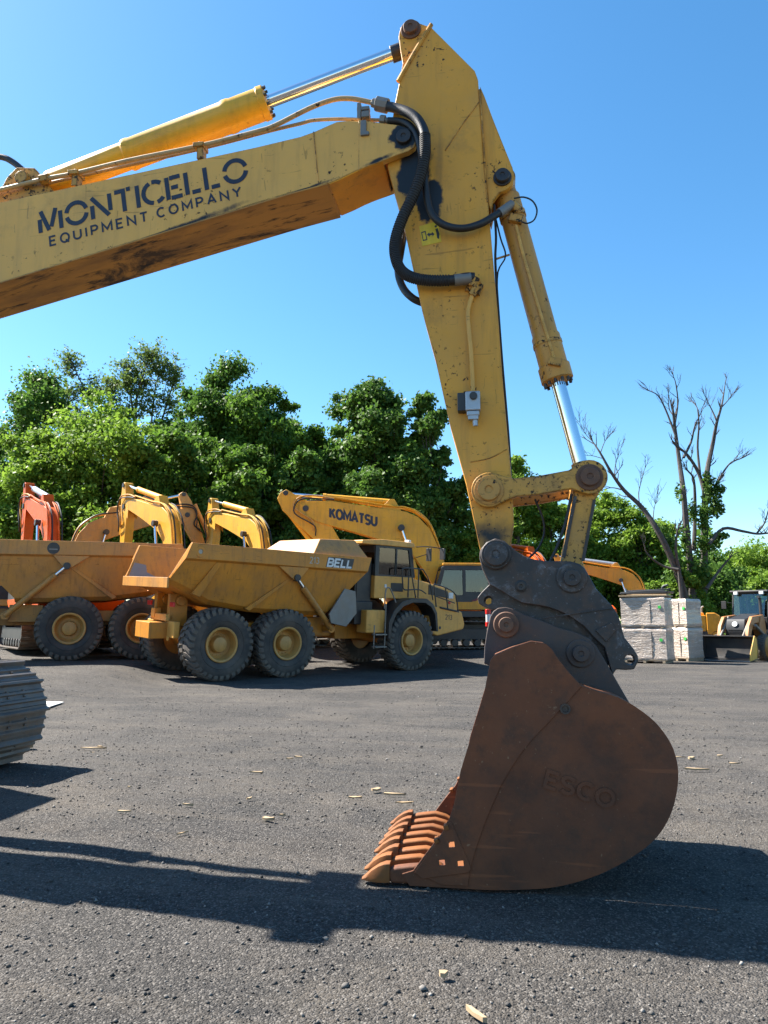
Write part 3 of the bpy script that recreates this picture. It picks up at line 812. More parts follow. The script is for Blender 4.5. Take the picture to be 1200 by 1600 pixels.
hose([EX.p3(x, y, w) for x, y, w in ((640, 300, .19), (632, 360, .20), (626, 395, .10), (622, 425, .0), (630, 450, -.02), (645, 466, -.05), (662, 474, -.02))], .028)
# spiral guard on the big hose
sp = MB(); hp = smooth_path([EX.p3(x, y, w) for x, y, w in ((664, 212, -.31), (664, 240, -.32), (658, 272, -.31), (646, 305, -.29), (630, 338, -.27), (619, 370, -.26), (617, 395, -.26), (624, 418, -.26), (640, 432, -.25), (668, 438, -.24), (705, 438, -.23))], 9)
for i in range(0, len(hp) - 1):
    dd = (hp[i + 1] - hp[i])
    if dd.length > 1e-5: sp.lathe([(-.006, .0365), (-.004, .041), (.004, .041), (.006, .0365)], hp[i], dd, 12)
sp.build('hose_guard', M['rubber'], ex)
MB().cyl(EX.p3(710, 438, -.228), EX.p3(736, 435, -.215), .041, n=14).build('hose_ferrule', M['grey_metal'], ex)
MB().cyl(EX.p3(780, 333, -.17), EX.p3(800, 319, -.13), .032, n=14).build('hose_ferrule', M['grey_metal'], ex)
def cable(pts, r=.007): return MB().tube(pts, r, 6, 4).build('cable', M['hose'], ex)
cable([EX.p3(*q, -.10) for q in ((772, 320), (775, 370), (774, 410), (779, 490), (785, 570), (791, 640), (795, 690), (799, 760))], .009)
cable([EX.p3(*q, -.06) for q in ((772, 330), (782, 372), (790, 400), (778, 425), (777, 470))], .006)
cable([EX.p3(*q, -.12) for q in ((803, 310), (818, 308), (832, 314), (839, 328), (835, 343), (824, 349), (814, 346))], .006)
cable([EX.p3(*q, -.05) for q in ((836, 780), (848, 810), (850, 835), (840, 858), (826, 872))], .008)
cable([EX.p3(*q, -.17) for q in ((893, 772), (884, 815), (870, 855), (858, 880))], .010)
MB().beam(EX.p3(774, 405, -.05), EX.p3(796, 398, -.02), .012).build('cable_stay', M['link'], stick)
MB().tube(back_run(0, .06)[:3] + [EX.p3(*q, .0) for q in ((-95, 262), (-45, 240), (0, 245), (18, 252), (36, 266), (46, 274))], .026, 10, 5).build('hose', M['hose'], ex)
MB().cyl(EX.p3(40, 268, 0), EX.p3(52, 279, 0), .022, n=8).build('hose_ferrule', M['grey_metal'], ex)

# quick coupler ------------------------------------------------------
cp = [(749, 872), (751, 858), (760, 847), (774, 841), (788, 845), (797, 853), (808, 862), (820, 869), (835, 874), (850, 876.5), (870, 876.5), (892, 877), (906, 881), (914, 888), (922, 902), (932, 920), (945, 934), (957, 947), (965, 960), (970, 972), (973, 985), (976, 996), (984, 1006), (992, 1016), (997, 1025), (998, 1033), (991, 1046), (978, 1047), (963, 1046), (957, 1056), (950, 1030), (945, 1012), (927, 995), (912, 978), (895, 966), (876, 956), (857, 949), (836, 945), (815, 942), (795, 931), (778, 920), (765, 913), (759, 900), (753, 888)]
CW = .285
hole_t = circ(*H(984, 1031, -CW), .030, 12)
for s in (-1, 1):
    q = MB().prism(EX.poly(cp, -CW), s * CW, s * (CW - .06), holes=[hole_t])
    cpl = q.build('coupler_plate', M['dark_steel'], ex, bevel=.008)
    if s < 0:
        pin_boss(775, 867, -CW, .077, .098, 'coupler_pin', M['dark_steel'], cpl, .05)
        pin_boss(893, 903, -CW, .054, .096, 'coupler_pin', M['dark_steel'], cpl, .022)
        pin_boss(814, 916, -CW, .03, .04, 'coupler_pin', M['pin_dark'], cpl, .006)
for (a, b) in ((775, 867), (893, 903)):
    c = EX.p3(a, b, -CW); MB().cyl(c + Vector((0, .01, 0)), c + Vector((0, 2 * CW, 0)), .065).build('coupler_pin', M['pin_dark'], ex)
inner = [(765, 913), (752, 926), (746, 934), (748, 943), (756, 948), (770, 953), (784, 952), (800, 957), (830, 968), (870, 985), (905, 1003), (930, 1030), (950, 1042), (952, 1010), (930, 985), (900, 962), (860, 945), (815, 938), (790, 925)]
ip = EX.poly(inner, -.20)
MB().prism(ip, -.22, .22, holes=[circ(*H(763, 938, -.22), .027, 12)]).build('coupler_body', M['dark_steel'], ex, bevel=.006)
cbk = EX.poly([(820, 885), (905, 900), (950, 960), (962, 1010), (950, 1035), (915, 985), (850, 940), (800, 920)], -.1)
MB().prism(cbk, -.21, .21).build('coupler_core', M['black_paint'], ex, bevel=.006)
wl = MB(); wl.beam(EX.p3(848, 966, -CW - .004), EX.p3(958, 950, -CW - .004), .008); 
pt = EX.poly([(930, 985), (955, 972), (962, 985), (947, 1003)], -CW); wl.prism(pt, -CW - .014, -CW - .001); wl.build('wear_plate', M['dark_steel'], ex, bevel=.003)

# bucket -------------------------------------------------------------
BH = .66
def clampz(pl, z0=.004): return [(x, max(z, z0)) for x, z in pl]
back_px = [(733, 1391), (795, 1391), (855, 1388), (900, 1379), (945, 1363), (990, 1338), (1026, 1309), (1050, 1268), (1060, 1216), (1053, 1172), (1030, 1135), (1000, 1109), (967, 1090), (935, 1081)]
back = [(p.x, p.y) for p in smooth_path([Vector((x, z, 0)) for x, z in EX.poly(back_px, -BH)], 4)]
side_out = clampz(EX.poly([(640, 1394), (690, 1393)], -BH) + back + EX.poly([(909, 1072), (890, 1052), (873, 1031), (862, 1014), (853, 1006), (832, 1002), (800, 1012), (772, 1024), (766, 1032), (756, 1085), (738, 1145), (720, 1203), (709, 1258), (701, 1282), (690, 1303), (670, 1328), (657, 1345), (645, 1361), (628, 1366)], -BH))
holes_px = [(706, 1319), (691, 1347), (720, 1348.5)]
def sq(px, py, w, r=5.2):
    return EX.poly([(px - r, py - r * .8), (px + r * .8, py - r), (px + r, py + r * .8), (px - r * .8, py + r)], w)
sh = [sq(*h_, -BH, 6.6) for h_ in holes_px]
bucket = MB()
shell_o = clampz(EX.poly([(650, 1394), (690, 1393)], -BH), .012) + clampz(back, .012) + EX.poly([(909, 1072), (890, 1052), (873, 1031), (862, 1014), (853, 1006), (832, 1003), (800, 1013), (772, 1025)], -BH)
# inner offset of the wrapped shell
def offset_path(p, d):
    out = []
    for i in range(len(p)):
        a = Vector(p[max(i - 1, 0)]); b = Vector(p[min(i + 1, len(p) - 1)])
        t = (b - a).normalized(); nrm = Vector((-t.y, t.x))
        out.append((p[i][0] + nrm.x * d, p[i][1] + nrm.y * d))
    return out
shell_i = offset_path(shell_o, .035)
bucket.prism(shell_o + shell_i[::-1], -BH + .03, BH - .03)
bucket = bucket.build('bucket', M['rust'], ex, bevel=.004)
for s in (-1, 1):
    MB().prism(side_out, s * (BH - .001), s * (BH - .022), holes=sh).build('side_plate', M['rust'], bucket, bevel=.005)
    cut = EX.poly([(909, 1072), (890, 1052), (873, 1031), (862, 1014), (853, 1006), (832, 1002), (800, 1012), (772, 1024), (766, 1032), (756, 1085), (738, 1145), (720, 1203), (709, 1258), (701, 1282), (690, 1303), (670, 1328), (657, 1345), (645, 1361), (690, 1389), (731, 1389), (734, 1360), (744, 1325), (756, 1290), (770, 1256), (783, 1227), (797, 1203), (812, 1180), (832, 1155), (855, 1131), (882, 1102)], -BH)
    MB().prism(clampz(cut, .02), s * (BH + .007), s * BH, holes=[sq(*h_, -BH, 5.7) for h_ in holes_px]).build('wear_plate', M['rust'], bucket, bevel=.004)
    sc = EX.poly([(699, 1282), (706, 1285), (734, 1350), (736, 1358), (730, 1363), (690, 1368), (660, 1372), (648, 1362), (672, 1329), (688, 1308)], -BH)
    MB().prism(clampz(sc, .03), s * (BH + .014), s * (BH + .007), holes=[sq(*h_, -BH, 4.9) for h_ in holes_px]).build('side_cutter', M['rust'], bucket, bevel=.003)
    bb = MB()
    bb.prism([(x, z) for x, z in EX.poly([(678, 1311), (684, 1309), (687, 1314), (681, 1317)], -BH)], s * (BH + .03), s * (BH - .05))
    bb.build('bolt', M['rust_bright'], bucket, bevel=.002)
    MB().prism(EX.poly([(693, 1289), (700, 1287), (702, 1294), (695, 1296)], -BH), s * (BH + .03), s * (BH - .04)).build('bolt', M['rust_bright'], bucket, bevel=.002)  # bright rust paints sunlight onto the bolts
pd = EX.p3(883, 1107.5, -BH)
MB().lathe([(0, .030), (.014, .030), (.014, .020), (.002, .019)], pd, (0, -1, 0), 20).build('pin_stop', M['pin_dark'], bucket)
# raised maker's lettering on the bucket side
text_on(None, 'ESCO', (851, 1228), (955, 1262), (859, 1205), -BH, bucket, M['rust'], t=.24, gap=.26, depth=.007)
# lip and teeth
lipp = clampz(EX.poly([(622, 1394), (700, 1393), (735, 1391), (735, 1378), (690, 1379), (650, 1376), (628, 1380)], -BH), .006)
MB().prism(lipp, -BH + .032, BH - .032).build('cutting_edge', M['rust_bright'], bucket, bevel=.006)
inl = clampz(EX.poly([(690, 1378), (735, 1377), (800, 1378), (855, 1372), (900, 1358)], -BH), .05)
ip_ = inl + [(x, z + .012) for x, z in inl[::-1]]
MB().prism(ip_, -BH + .034, BH - .034).build('sunlit_floor_plate', M['rust_bright'], bucket)  # added plate in brighter rust paints the sunlit floor behind the bolt holes
ad_poly = clampz(EX.poly([(600, 1361), (618, 1357), (636, 1355), (652, 1354), (672, 1360), (690, 1371), (694, 1380), (660, 1380), (640, 1391), (606, 1393)], -BH), .005)
for k in range(8):
    w = -BH + .055 + k * (2 * BH - .11) / 7
    jx, jz = random.Random(k).uniform(-.012, .012), random.Random(k + 9).uniform(-.004, .004)
    adm = MB().prism([(x + jx, z) for x, z in ad_poly], w - .037, w + .037).build('tooth_adapter', M['rust_bright'] if k else M['rust'], bucket, bevel=.016)
    tm = MB(); rr = []
    for (px, zt, zb, hw) in ((606, .116, .012, .046), (598, .114, .010, .049), (588, .100, .008, .046), (577, .074, .008, .040), (568, .044, .010, .032), (561, .022, .012, .022)):
        x = H(px, 1380, -BH)[0] + jx
        rr.append([(x, w - hw, zb), (x, w - hw, (zb + zt) / 2), (x, w - hw * .75, zt - .006), (x, w, zt), (x, w + hw * .75, zt - .006), (x, w + hw, (zb + zt) / 2), (x, w + hw, zb)])
    tm.loft(rr); tm.build('bucket_tooth', M['rust_bright'], bucket, bevel=.003)
# hinge ears
ear_px = [(756, 1036), (757, 1010), (761, 985), (766, 963), (771, 955), (778, 950), (790, 948.5), (800, 951), (820, 960), (850, 971), (877, 982), (890, 985.5), (905, 990), (920, 997), (932, 1009), (945, 1031), (953, 1045), (960, 1057), (972, 1078), (986, 1102), (980, 1120), (930, 1110), (870, 1080), (800, 1060)]
EW = .30
for s in (-1, 1):
    e = MB().prism(EX.poly(ear_px, -EW), s * EW, s * (EW - .055)).build('hinge_ear', M['ear_steel'], bucket, bevel=.007)
    if s < 0:
        pin_boss(791, 976, -EW, .048, .082, 'hinge_pin', M['rust_pin'], e, .035)
        pin_boss(907, 1021, -EW, .052, .088, 'hinge_pin', M['ear_steel'], e, .020)
for (a, b) in ((791, 976), (907, 1021)):
    c = EX.p3(a, b, -EW); MB().cyl(c + Vector((0, .01, 0)), c + Vector((0, 2 * EW, 0)), .05).build('hinge_pin', M['rust_pin'], bucket)
MB().prism(EX.poly([(790, 1010), (850, 1000), (940, 1060), (975, 1100), (930, 1105), (850, 1040), (790, 1035)], -EW), -.24, .24).build('hinge_bridge', M['black_paint'], bucket, bevel=.006)
# ---------------------------------------------------------------- parts shared by every excavator
def make_track(root, x0, x1, yc, w, h, m, shoes=True, sub=True):
    """one crawler track as a closed loop of shoes round a frame"""
    r = h / 2 - .03
    n = 40; per = 2 * (x1 - x0 - 2 * r) + 2 * math.pi * r
    def at(s):
        s %= per; Ls = x1 - x0 - 2 * r
        if s < Ls: return (x0 + r + s, 2 * r + .03, 0)
        s -= Ls
        if s < math.pi * r:
            a = math.pi / 2 - s / r
            return (x1 - r + r * math.cos(a), r + .03 + r * math.sin(a), a - math.pi / 2)
        s -= math.pi * r
        if s < Ls: return (x1 - r - s, .03, math.pi)
        s -= Ls
        a = -math.pi / 2 - s / r
        return (x0 + r + r * math.cos(a), r + .03 + r * math.sin(a), a - math.pi / 2)
    fr = MB()
    fr.prism([(x0 + .35 * h, h * .32), (x0 + .5 * h, h * .70), (x1 - .5 * h, h * .70), (x1 - .35 * h, h * .32)], yc - w * .28, yc + w * .28)
    for xx in (x0 + r + .03, x1 - r - .03): fr.cyl((xx, yc - w * .22, r + .03), (xx, yc + w * .22, r + .03), r * .80, n=28)
    nr = 7
    for k in range(nr):
        xx = x0 + h + (x1 - x0 - 2 * h) * k / (nr - 1); fr.cyl((xx, yc - w * .3, .20), (xx, yc + w * .3, .20), .13, n=16)
    tr = fr.build('track', M['black_paint'] if not sub else M['ear_steel'], root, bevel=.01)
    ns = int(per / (.285 if sub else .19))
    big = MB()
    for k in range(ns):
        x, z, a = at(k * per / ns)
        mb = MB() if sub else big
        c, s_ = math.cos(a), math.sin(a)
        pitch = per / ns
        def P(lx, lz): return (x + lx * c - lz * s_, z + lx * s_ + lz * c)
        if sub:
            prof = [(-pitch * .52, -.01), (pitch * .50, -.01), (pitch * .50, .008), (pitch * .36, .010), (pitch * .34, .034), (pitch * .26, .034), (pitch * .20, .008), (pitch * .04, .008), (pitch * .02, .030), (-pitch * .06, .030), (-pitch * .12, .008), (-pitch * .30, .010), (-pitch * .33, .060), (-pitch * .42, .060), (-pitch * .46, .010), (-pitch * .52, .006)]
        else:
            prof = [(-pitch * .5, -.01), (pitch * .48, -.01), (pitch * .48, .012), (-pitch * .1, .012), (-pitch * .15, .04), (-pitch * .3, .04), (-pitch * .34, .012), (-pitch * .5, .012)]
        mb.prism([P(*q) for q in prof], yc - w / 2, yc + w / 2)
        if sub:
            for q in (-1, 1):
                for e in (-.12, .12):
                    p = P(pitch * .1 * q, .014); mb.cyl((p[0], yc + e - .015, p[1]), (p[0], yc + e + .015, p[1]), .014, n=6)
            mb.build('track_shoe', m, tr, bevel=.003)
    if not sub: big.build('track_shoes', m, tr)
    return tr

def make_house(root, paintm, seat_y=1, trim=None, sc=1.0, cab_detail=True, tail=-3.3, glassm=None, track_m=None, shoes=False, tracks=((-1.28, 1), (1.28, 1)), track_rot=0.0, tlen=2.3, th=1.02, tw=.68):
    """upper structure and undercarriage of an excavator facing +x; cab on the left (+y) when seat_y = 1"""
    trim = trim or M['black_paint']; glassm = glassm or M['glass']
    s = seat_y
    for yc, q in tracks: make_track(root, -tlen, tlen, yc, tw, th, track_m or M['track_steel'], sub=shoes)
    MB().box((0, 0, .72), (2.6, 1.9, .34)).build('undercarriage', trim, root, bevel=.02)
    MB().cyl((0, 0, .86), (0, 0, 1.14), .75, n=32).build('slew_ring', trim, root)
    MB().box((-.65, 0, 1.27), (4.3, 2.75, .24)).build('deck', trim, root, bevel=.02)
    cw = MB(); cw.prism([(tail, 1.25), (tail + .05, 2.35), (tail + .35, 2.55), (tail + .85, 2.55), (tail + .85, 1.2), (tail + .3, 1.12)], -1.38, 1.38)
    cw.build('counterweight', paintm, root, bevel=.06)
    hd = MB(); hd.box((-1.55, 0, 1.9), (1.75, 2.72, 1.0)); hd.box((-1.7, -.15 * s, 2.48), (1.2, 1.5, .16)); 
    hood = hd.build('engine_hood', paintm, root, bevel=.04)
    ex_ = MB(); ex_.tube([(-2.2, -.5 * s, 2.4), (-2.2, -.5 * s, 2.85), (-2.32, -.5 * s, 2.95)], .055, 12, 4); ex_.build('exhaust_pipe', M['grey_metal'], hood)
    for q in (-1, 1):
        lv = MB(); lv.box((-1.5, 1.362 * q, 1.95), (.76, .012, .56))
        for k in range(6): lv.box((-1.2 - .12 * k, 1.37 * q, 1.95), (.05, .02, .5))
        lv.build('air_vent', trim, hood)
    tb = MB(); tb.box((.35, -.95 * s, 1.72), (1.9, .82, .66)); tb.box((1.2, -.95 * s, 1.55), (.5, .8, .4)); tb.build('tool_box', paintm, root, bevel=.03)
    # cab: corner posts, sills, roof, panes, seat
    y0, y1 = .42 * s, 1.36 * s; ym = (y0 + y1) / 2; wd = abs(y1 - y0)
    lo = [(1.35, 1.42), (1.62, 1.62), (1.62, 1.95), (1.32, 3.02), (1.22, 3.10), (-.52, 3.10), (-.60, 3.02), (-.60, 1.42)]
    hol1 = [(1.45, 1.98), (1.20, 2.92), (.52, 2.92), (.52, 1.98)]
    hol2 = [(.40, 2.10), (.40, 2.92), (-.46, 2.92), (-.46, 2.10)]
    fr = MB()
    for yy in (y0, y1):
        fr.prism(lo, yy - .03 * s, yy + .03 * s, holes=[hol1, hol2])
    fr.box((-.58, ym, 2.2), (.06, wd - .08, 1.6)); fr.box((1.34, ym, 1.56), (.10, wd - .08, .3)); fr.box((1.27, ym, 3.03), (.10, wd - .08, .09)); fr.box((.4, ym, 1.45), (2.0, wd - .08, .05))
    cab = fr.build('cab', trim, root, bevel=.012)
    rf = MB(); rf.box((.34, ym, 3.145), (1.86, wd + .10, .10)); rf.build('roof', paintm, cab, bevel=.03)
    skirt = MB(); skirt.prism([(1.30, 1.44), (1.56, 1.62), (1.56, 1.72), (.2, 1.72), (-.56, 2.0), (-.56, 1.44)], y1 + .032 * s, y1 + .05 * s); skirt.build('door_panel', paintm, cab, bevel=.006)
    for nm, hl in (('side_window', hol1), ('rear_side_window', hol2)):
        g = MB()
        g.prism(hl, y1 - .01 * s, y1 + .002 * s); g.build('side_window', glassm, cab)
        g = MB(); g.prism(hl, y0 - .002 * s, y0 + .01 * s); g.build('side_window', glassm, cab)
    g = MB(); g.prism([(1.585, 1.76), (1.335, 2.93), (1.32, 2.93), (1.57, 1.76)], y0 + .05 * s, y1 - .05 * s); g.build('windshield', glassm, cab)
    se = MB(); se.box((.15, ym, 1.85), (.5, .5, .14)); se.box((-.10, ym, 2.25), (.13, .5, .75), ry=-.12); se.box((.15, ym, 1.62), (.4, .4, .34)); se.box((-.12, ym, 2.72), (.10, .28, .2)); se.box((.45, ym - .3 * s, 2.0), (.3, .12, .06)); se.box((.45, ym + .3 * s, 2.0), (.3, .12, .06))
    se.build('driver_seat', M['rubber'], cab, bevel=.03)
    return cab
# body of the front excavator, mostly left of the frame
def place_new(root, before, loc, rz=0.0, only=None):
    for o in root.children:
        if o not in before and (only is None or only(o)):
            o.location = loc; o.rotation_euler = (0, 0, rz)
before = set(ex.children)
make_house(ex, M['boom'], seat_y=1, track_m=M['track_steel'], tracks=(), glassm=M['dark_glass'])
place_new(ex, before, (-7.95, .40, .05))
# tracks parallel to the picture, slewed against the boom
cx, cy = EX.o.x + EX.f.x * -7.15 + EX.l.x * .1, EX.o.y + EX.f.y * -7.15 + EX.l.y * .1
before = set(ex.children)
make_track(ex, -2.55, 2.55, 1.45, .86, 1.08, M['track_steel'])
make_track(ex, -2.55, 2.55, -1.45, .86, 1.08, M['track_steel'], sub=False)
tw_ = Vector((-6.60, 7.02, 0)) - EX.o
place_new(ex, before, (tw_.dot(EX.f), tw_.dot(EX.l), 0), rad(9 - 13))
for s in (-1, 1):
    a = Vector((-6.0, s * .36, 1.45)); b = Vector((elbB.x - .35, s * .36, elbB.y + .22))
    c1 = a + (b - a) * .62
    mb = MB(); mb.lathe([(0, .11), ((c1 - a).length, .11), ((c1 - a).length + .06, .125)], a, b - a, 24)
    bc = mb.build('boom_cylinder', M['cyl_yellow'], ex)
    MB().cyl(c1, b, .055).build('rod', M['chrome'], bc)
    MB().cyl((b.x, s * .24, b.z), (b.x, s * .50, b.z), .12).build('rod_eye', M['link'], bc)
    MB().prism([(-7.3, 1.2), (-7.2, 1.9), (-6.85, 2.25), (-6.5, 2.1), (-5.7, 1.3), (-5.7, 1.15)], s * .34, s * .28).build('boom_bracket', M['boom'], ex, bevel=.01)

# ---------------------------------------------------------------- articulated dump trucks
def make_wheel(root, x, y, side, r=.935, w=.72, flat_tread=False, seed=0):
    """side +1: outer face towards +y"""
    c = (x, y, r - .02)
    rim = MB()
    rim.lathe([(-.20, .10), (-.20, .46), (.325, .455), (.335, .435), (.325, .40), (.24, .375), (.10, .345), (.06, .30), (.05, .20)], c, (0, side, 0), 36, cap=True)
    rim.lathe([(.04, .225), (.16, .215), (.22, .19), (.235, .15), (.245, .06)], c, (0, side, 0), 28)
    for k in range(16):
        a = 2 * math.pi * k / 16; p = Vector((c[0] + .275 * math.cos(a), c[1], c[2] + .275 * math.sin(a)))
        rim.cyl(p + Vector((0, side * .05, 0)), p + Vector((0, side * .085, 0)), .018, n=6)
    wh = rim.build('wheel', M['rim'], root)
    ty = MB()
    sw = [(-.30, .455), (-.345, .52), (-.372, .64), (-.368, .75), (-.345, .83), (-.30, .885), (-.2, .897), (0, .90), (.2, .897), (.30, .885), (.345, .83), (.368, .75), (.372, .64), (.345, .52), (.30, .455)]
    ty.lathe([(t * w / .744, q * r / .935) for t, q in sw], c, (0, 1, 0), 56, cap=False)
    ty.lathe([(.352 * w / .744, .60), (.378 * w / .744, .615), (.352 * w / .744, .63)], c, (0, side, 0), 48, cap=False)
    ty.build('tyre', M['tyre'], wh)
    td = MB(); n = 31
    for k in range(n):
        for sd in (-1, 1):
            a = 2 * math.pi * (k + (.5 if sd > 0 else 0)) / n
            ca, sa = math.cos(a), math.sin(a)
            vs = []
            rr0, rr1 = r - .06, r + .003
            for (yy, da, rA, rB) in ((.02, -.035, rr0, rr1), (.20, -.02, rr0, rr1), (.335, .05, rr0 - .03, rr1 - .022), (.366, .06, rr0 - .09, rr1 - .075)):
                hw = .054 if yy < .3 else .058
                for q in (-1, 1):
                    aa = a + (da * 1.6 + q * hw * (1 if not flat_tread else .8))
                    for R in (rA, rB):
                        vs.append((c[0] + R * math.cos(aa), c[1] + sd * yy * w / .744, c[2] + R * math.sin(aa)))
            fs = []
            for i in range(3):
                o = i * 4; p = o + 4
                fs += [(o + 1, o + 3, p + 3, p + 1), (o, p, p + 2, o + 2), (o, o + 1, p + 1, p), (o + 2, p + 2, p + 3, o + 3)]
            fs += [(0, 2, 3, 1), (12, 13, 15, 14)]
            td.add(vs, fs)
    td.build('tread', M['tread'], wh, angle=25)
    return wh

def make_truck(label, o, deg, body_m, cab_m, decal, group, z=0.0, guard_m=None, roll=0.0):
    """six-wheel articulated hauler; x forward from the rear axle, y to the left"""
    root = empty('dump_truck', (o[0], o[1], z), rad(deg), label, 'dump truck', group)
    root.rotation_euler.x = roll
    W = 1.62
    for x in (0, 2.0, 6.62):
        for s in (-1, 1): make_wheel(root, x, s * (W - .36), s)
    # frame and running gear
    fr = MB()
    fr.box((1.0, 0, 1.22), (5.0, .9, .42)); fr.box((3.9, 0, 1.25), (1.2, .55, .5)); fr.box((6.2, 0, 1.15), (3.6, .95, .45))
    for x in (0, 2.0, 6.62): fr.cyl((x, -1.2, .92), (x, 1.2, .92), .20, n=16)
    for s in (-1, 1):
        fr.prism([(-.3, 1.05), (-.1, 1.35), (.6, 1.45), (1.4, 1.45), (2.1, 1.35), (2.3, 1.05), (1.6, 1.12), (.4, 1.12)], s * .62, s * .82)
        fr.box((-.75, s * .42, 1.75), (.5, .16, .85)); fr.cyl((-.72, s * .62, 2.0), (-.72, s * .28, 2.0), .13)
        fr.box((3.2, s * .75, 1.35), (.9, .3, .5)); fr.cyl((3.72, s * 1.25, 1.28), (3.72, s * .5, 1.28), .12)
    fr.build('chassis', body_m, root, bevel=.015)
    rb = MB(); rb.box((-.93, -.55, 1.25), (.16, .62, .42)); rb.box((-.93, .55, 1.25), (.16, .62, .42)); rb.box((-.98, 0, 1.55), (.22, 1.0, .18)); rb.box((-1.02, -.55, 1.02), (.05, .12, .12)); rb.box((-1.02, .3, 1.65), (.2, .2, .25))
    rb.build('rear_bumper', M['truck_cab'], root, bevel=.02)
    for s in (-1, 1): MB().box((-1.03, s * .72, 1.9), (.06, .22, .12)).build('tail_lamp', M['red'], root, bevel=.01)
    # dump body: U-shaped skin lofted along its length
    def ring(xt, xr, xb, zt, zr, zb, zf, yb=1.28, yt=1.66):
        return [(xt, -yt, zt), (xr, -yt, zr), (xr, -yt + .09, zr - .05), (xb, -yb, zb + .12), (xb, -yb + .15, zb), (xb, yb - .15, zb), (xb, yb, zb + .12), (xr, yt - .09, zr - .05), (xr, yt, zr), (xt, yt, zt),
                (xt, yt - .10, zt), (xb, yb - .12, zf), (xb, -yb + .12, zf), (xt, -yt + .10, zt)]
    rings = [ring(-1.06, -1.22, -1.50, 3.48, 3.08, 2.44, 2.56, 1.50, 1.74), ring(-.85, -.85, -.95, 3.48, 3.08, 2.24, 2.38, 1.36), ring(-.3, -.3, -.3, 3.47, 3.08, 1.93, 2.05), ring(1.0, 1.0, 1.0, 3.46, 3.06, 1.74, 1.86),
             ring(2.6, 2.6, 2.6, 3.44, 3.03, 1.68, 1.8), ring(4.79, 4.66, 3.50, 3.42, 3.00, 1.66, 1.8)]
    body = MB().loft(rings).build('dump_body', body_m, root, bevel=.012, angle=30)
    MB().add([(4.78, -1.56, 3.40), (4.66, -1.56, 3.0), (3.50, -1.16, 1.8), (3.50, 1.16, 1.8), (4.66, 1.56, 3.0), (4.78, 1.56, 3.40),
              (4.70, -1.56, 3.40), (4.58, -1.56, 3.0), (3.42, -1.16, 1.8), (3.42, 1.16, 1.8), (4.58, 1.56, 3.0), (4.70, 1.56, 3.40)],
             [(0, 1, 4, 5), (1, 2, 3, 4), (11, 10, 7, 6), (10, 9, 8, 7), (0, 5, 11, 6), (2, 8, 9, 3)]).build('headboard', body_m, body)
    # bed liner and tail lip of bare worn steel
    MB().add([(-1.44, -1.24, 2.585), (-.3, -1.14, 2.075), (1.0, -1.14, 1.885), (3.4, -1.14, 1.825), (3.4, 1.14, 1.825), (1.0, 1.14, 1.885), (-.3, 1.14, 2.075), (-1.44, 1.24, 2.585)],
             [(0, 1, 6, 7), (1, 2, 5, 6), (2, 3, 4, 5)]).build('bed_liner', M['bed_steel'], body)
    for s in (-1, 1):
        MB().add([(-1.46, s * 1.275, 2.60), (-.88, s * 1.235, 2.42), (-.3, s * 1.15, 2.09), (1.0, s * 1.15, 1.90), (3.4, s * 1.15, 1.84), (3.9, s * 1.40, 2.6), (1.0, s * 1.375, 2.72), (-.3, s * 1.40, 2.80), (-.9, s * 1.41, 2.92), (-1.27, s * 1.41, 2.98)],
             [(0, 1, 8, 9), (1, 2, 7, 8), (2, 3, 6, 7), (3, 4, 5, 6)]).build('side_liner', M['bed_steel'], body)
    tp = MB(); tp.box((-1.52, 0, 2.46), (.05, 2.94, .26), ry=rad(0)); tp.build('tail_lip', M['truck_dusty'], body, bevel=.01)
    for s in (-1, 1):
        ribs = MB(); ribs.add([(-.30, s * 1.59, 3.02), (-.12, s * 1.59, 3.02), (-.62, s * 1.42, 2.12), (-.85, s * 1.42, 2.2), (-.30, s * 1.52, 3.02), (-.12, s * 1.52, 3.02), (-.62, s * 1.33, 2.12), (-.85, s * 1.33, 2.2)],
                 [(0, 1, 2, 3), (7, 6, 5, 4), (0, 3, 7, 4), (1, 5, 6, 2), (3, 2, 6, 7)])
        ribs.build('body_rib', body_m, body, bevel=.006)
        # hoist anchor gusset and brace
        ribs = MB(); ribs.prism([(1.55, 3.02), (2.55, 3.02), (2.28, 2.70), (2.16, 2.62), (2.0, 2.70)], s * 1.64, s * 1.52)
        ribs.prism([(2.02, 2.74), (2.12, 2.70), (.86, 1.78), (.74, 1.84)], s * 1.50, s * 1.40, tilt=lambda x, z, s=s: -s * .14 * (2.7 - z))
        ribs.build('body_rib', body_m, body, bevel=.006)
    for s in (-1, 1):
        ej = MB(); ej.prism(circ(-.80, 3.27, .15, 20), s * 1.685, s * 1.655, holes=[circ(-.80, 3.27, .06, 14)]); ej.build('lifting_eye', body_m, body, bevel=.006)
        MB().prism(circ(-.80, 3.27, .062, 14), s * 1.668, s * 1.657).build('reflector', M['pale_decal'], body)
        a = Vector((2.16, s * 1.60, 2.72)); b = Vector((3.72, s * 1.22, 1.28)); c1 = a + (b - a) * .18
        hc = MB().cyl(c1, b, .085).build('hoist_cylinder', M['truck_dusty'], root)
        MB().cyl(a, c1, .05).build('rod', M['chrome'], hc)
        ee = MB(); ee.cyl(a + Vector((0, s * .09, 0)), a + Vector((0, -s * .05, 0)), .10); ee.build('rod_eye', M['black_paint'], hc, bevel=.005)
    # spill guard over the headboard
    g = MB(); full = decal == 'full'
    bq = [(2.72, -1.56, 3.42), (4.72, -1.56, 3.42), (4.72, 1.56, 3.42), (2.72, 1.56, 3.42)]
    tq = [(3.25, -1.10, 3.90), (4.55, -1.10, 3.95), (4.55, 1.10, 3.95), (3.25, 1.10, 3.90)]
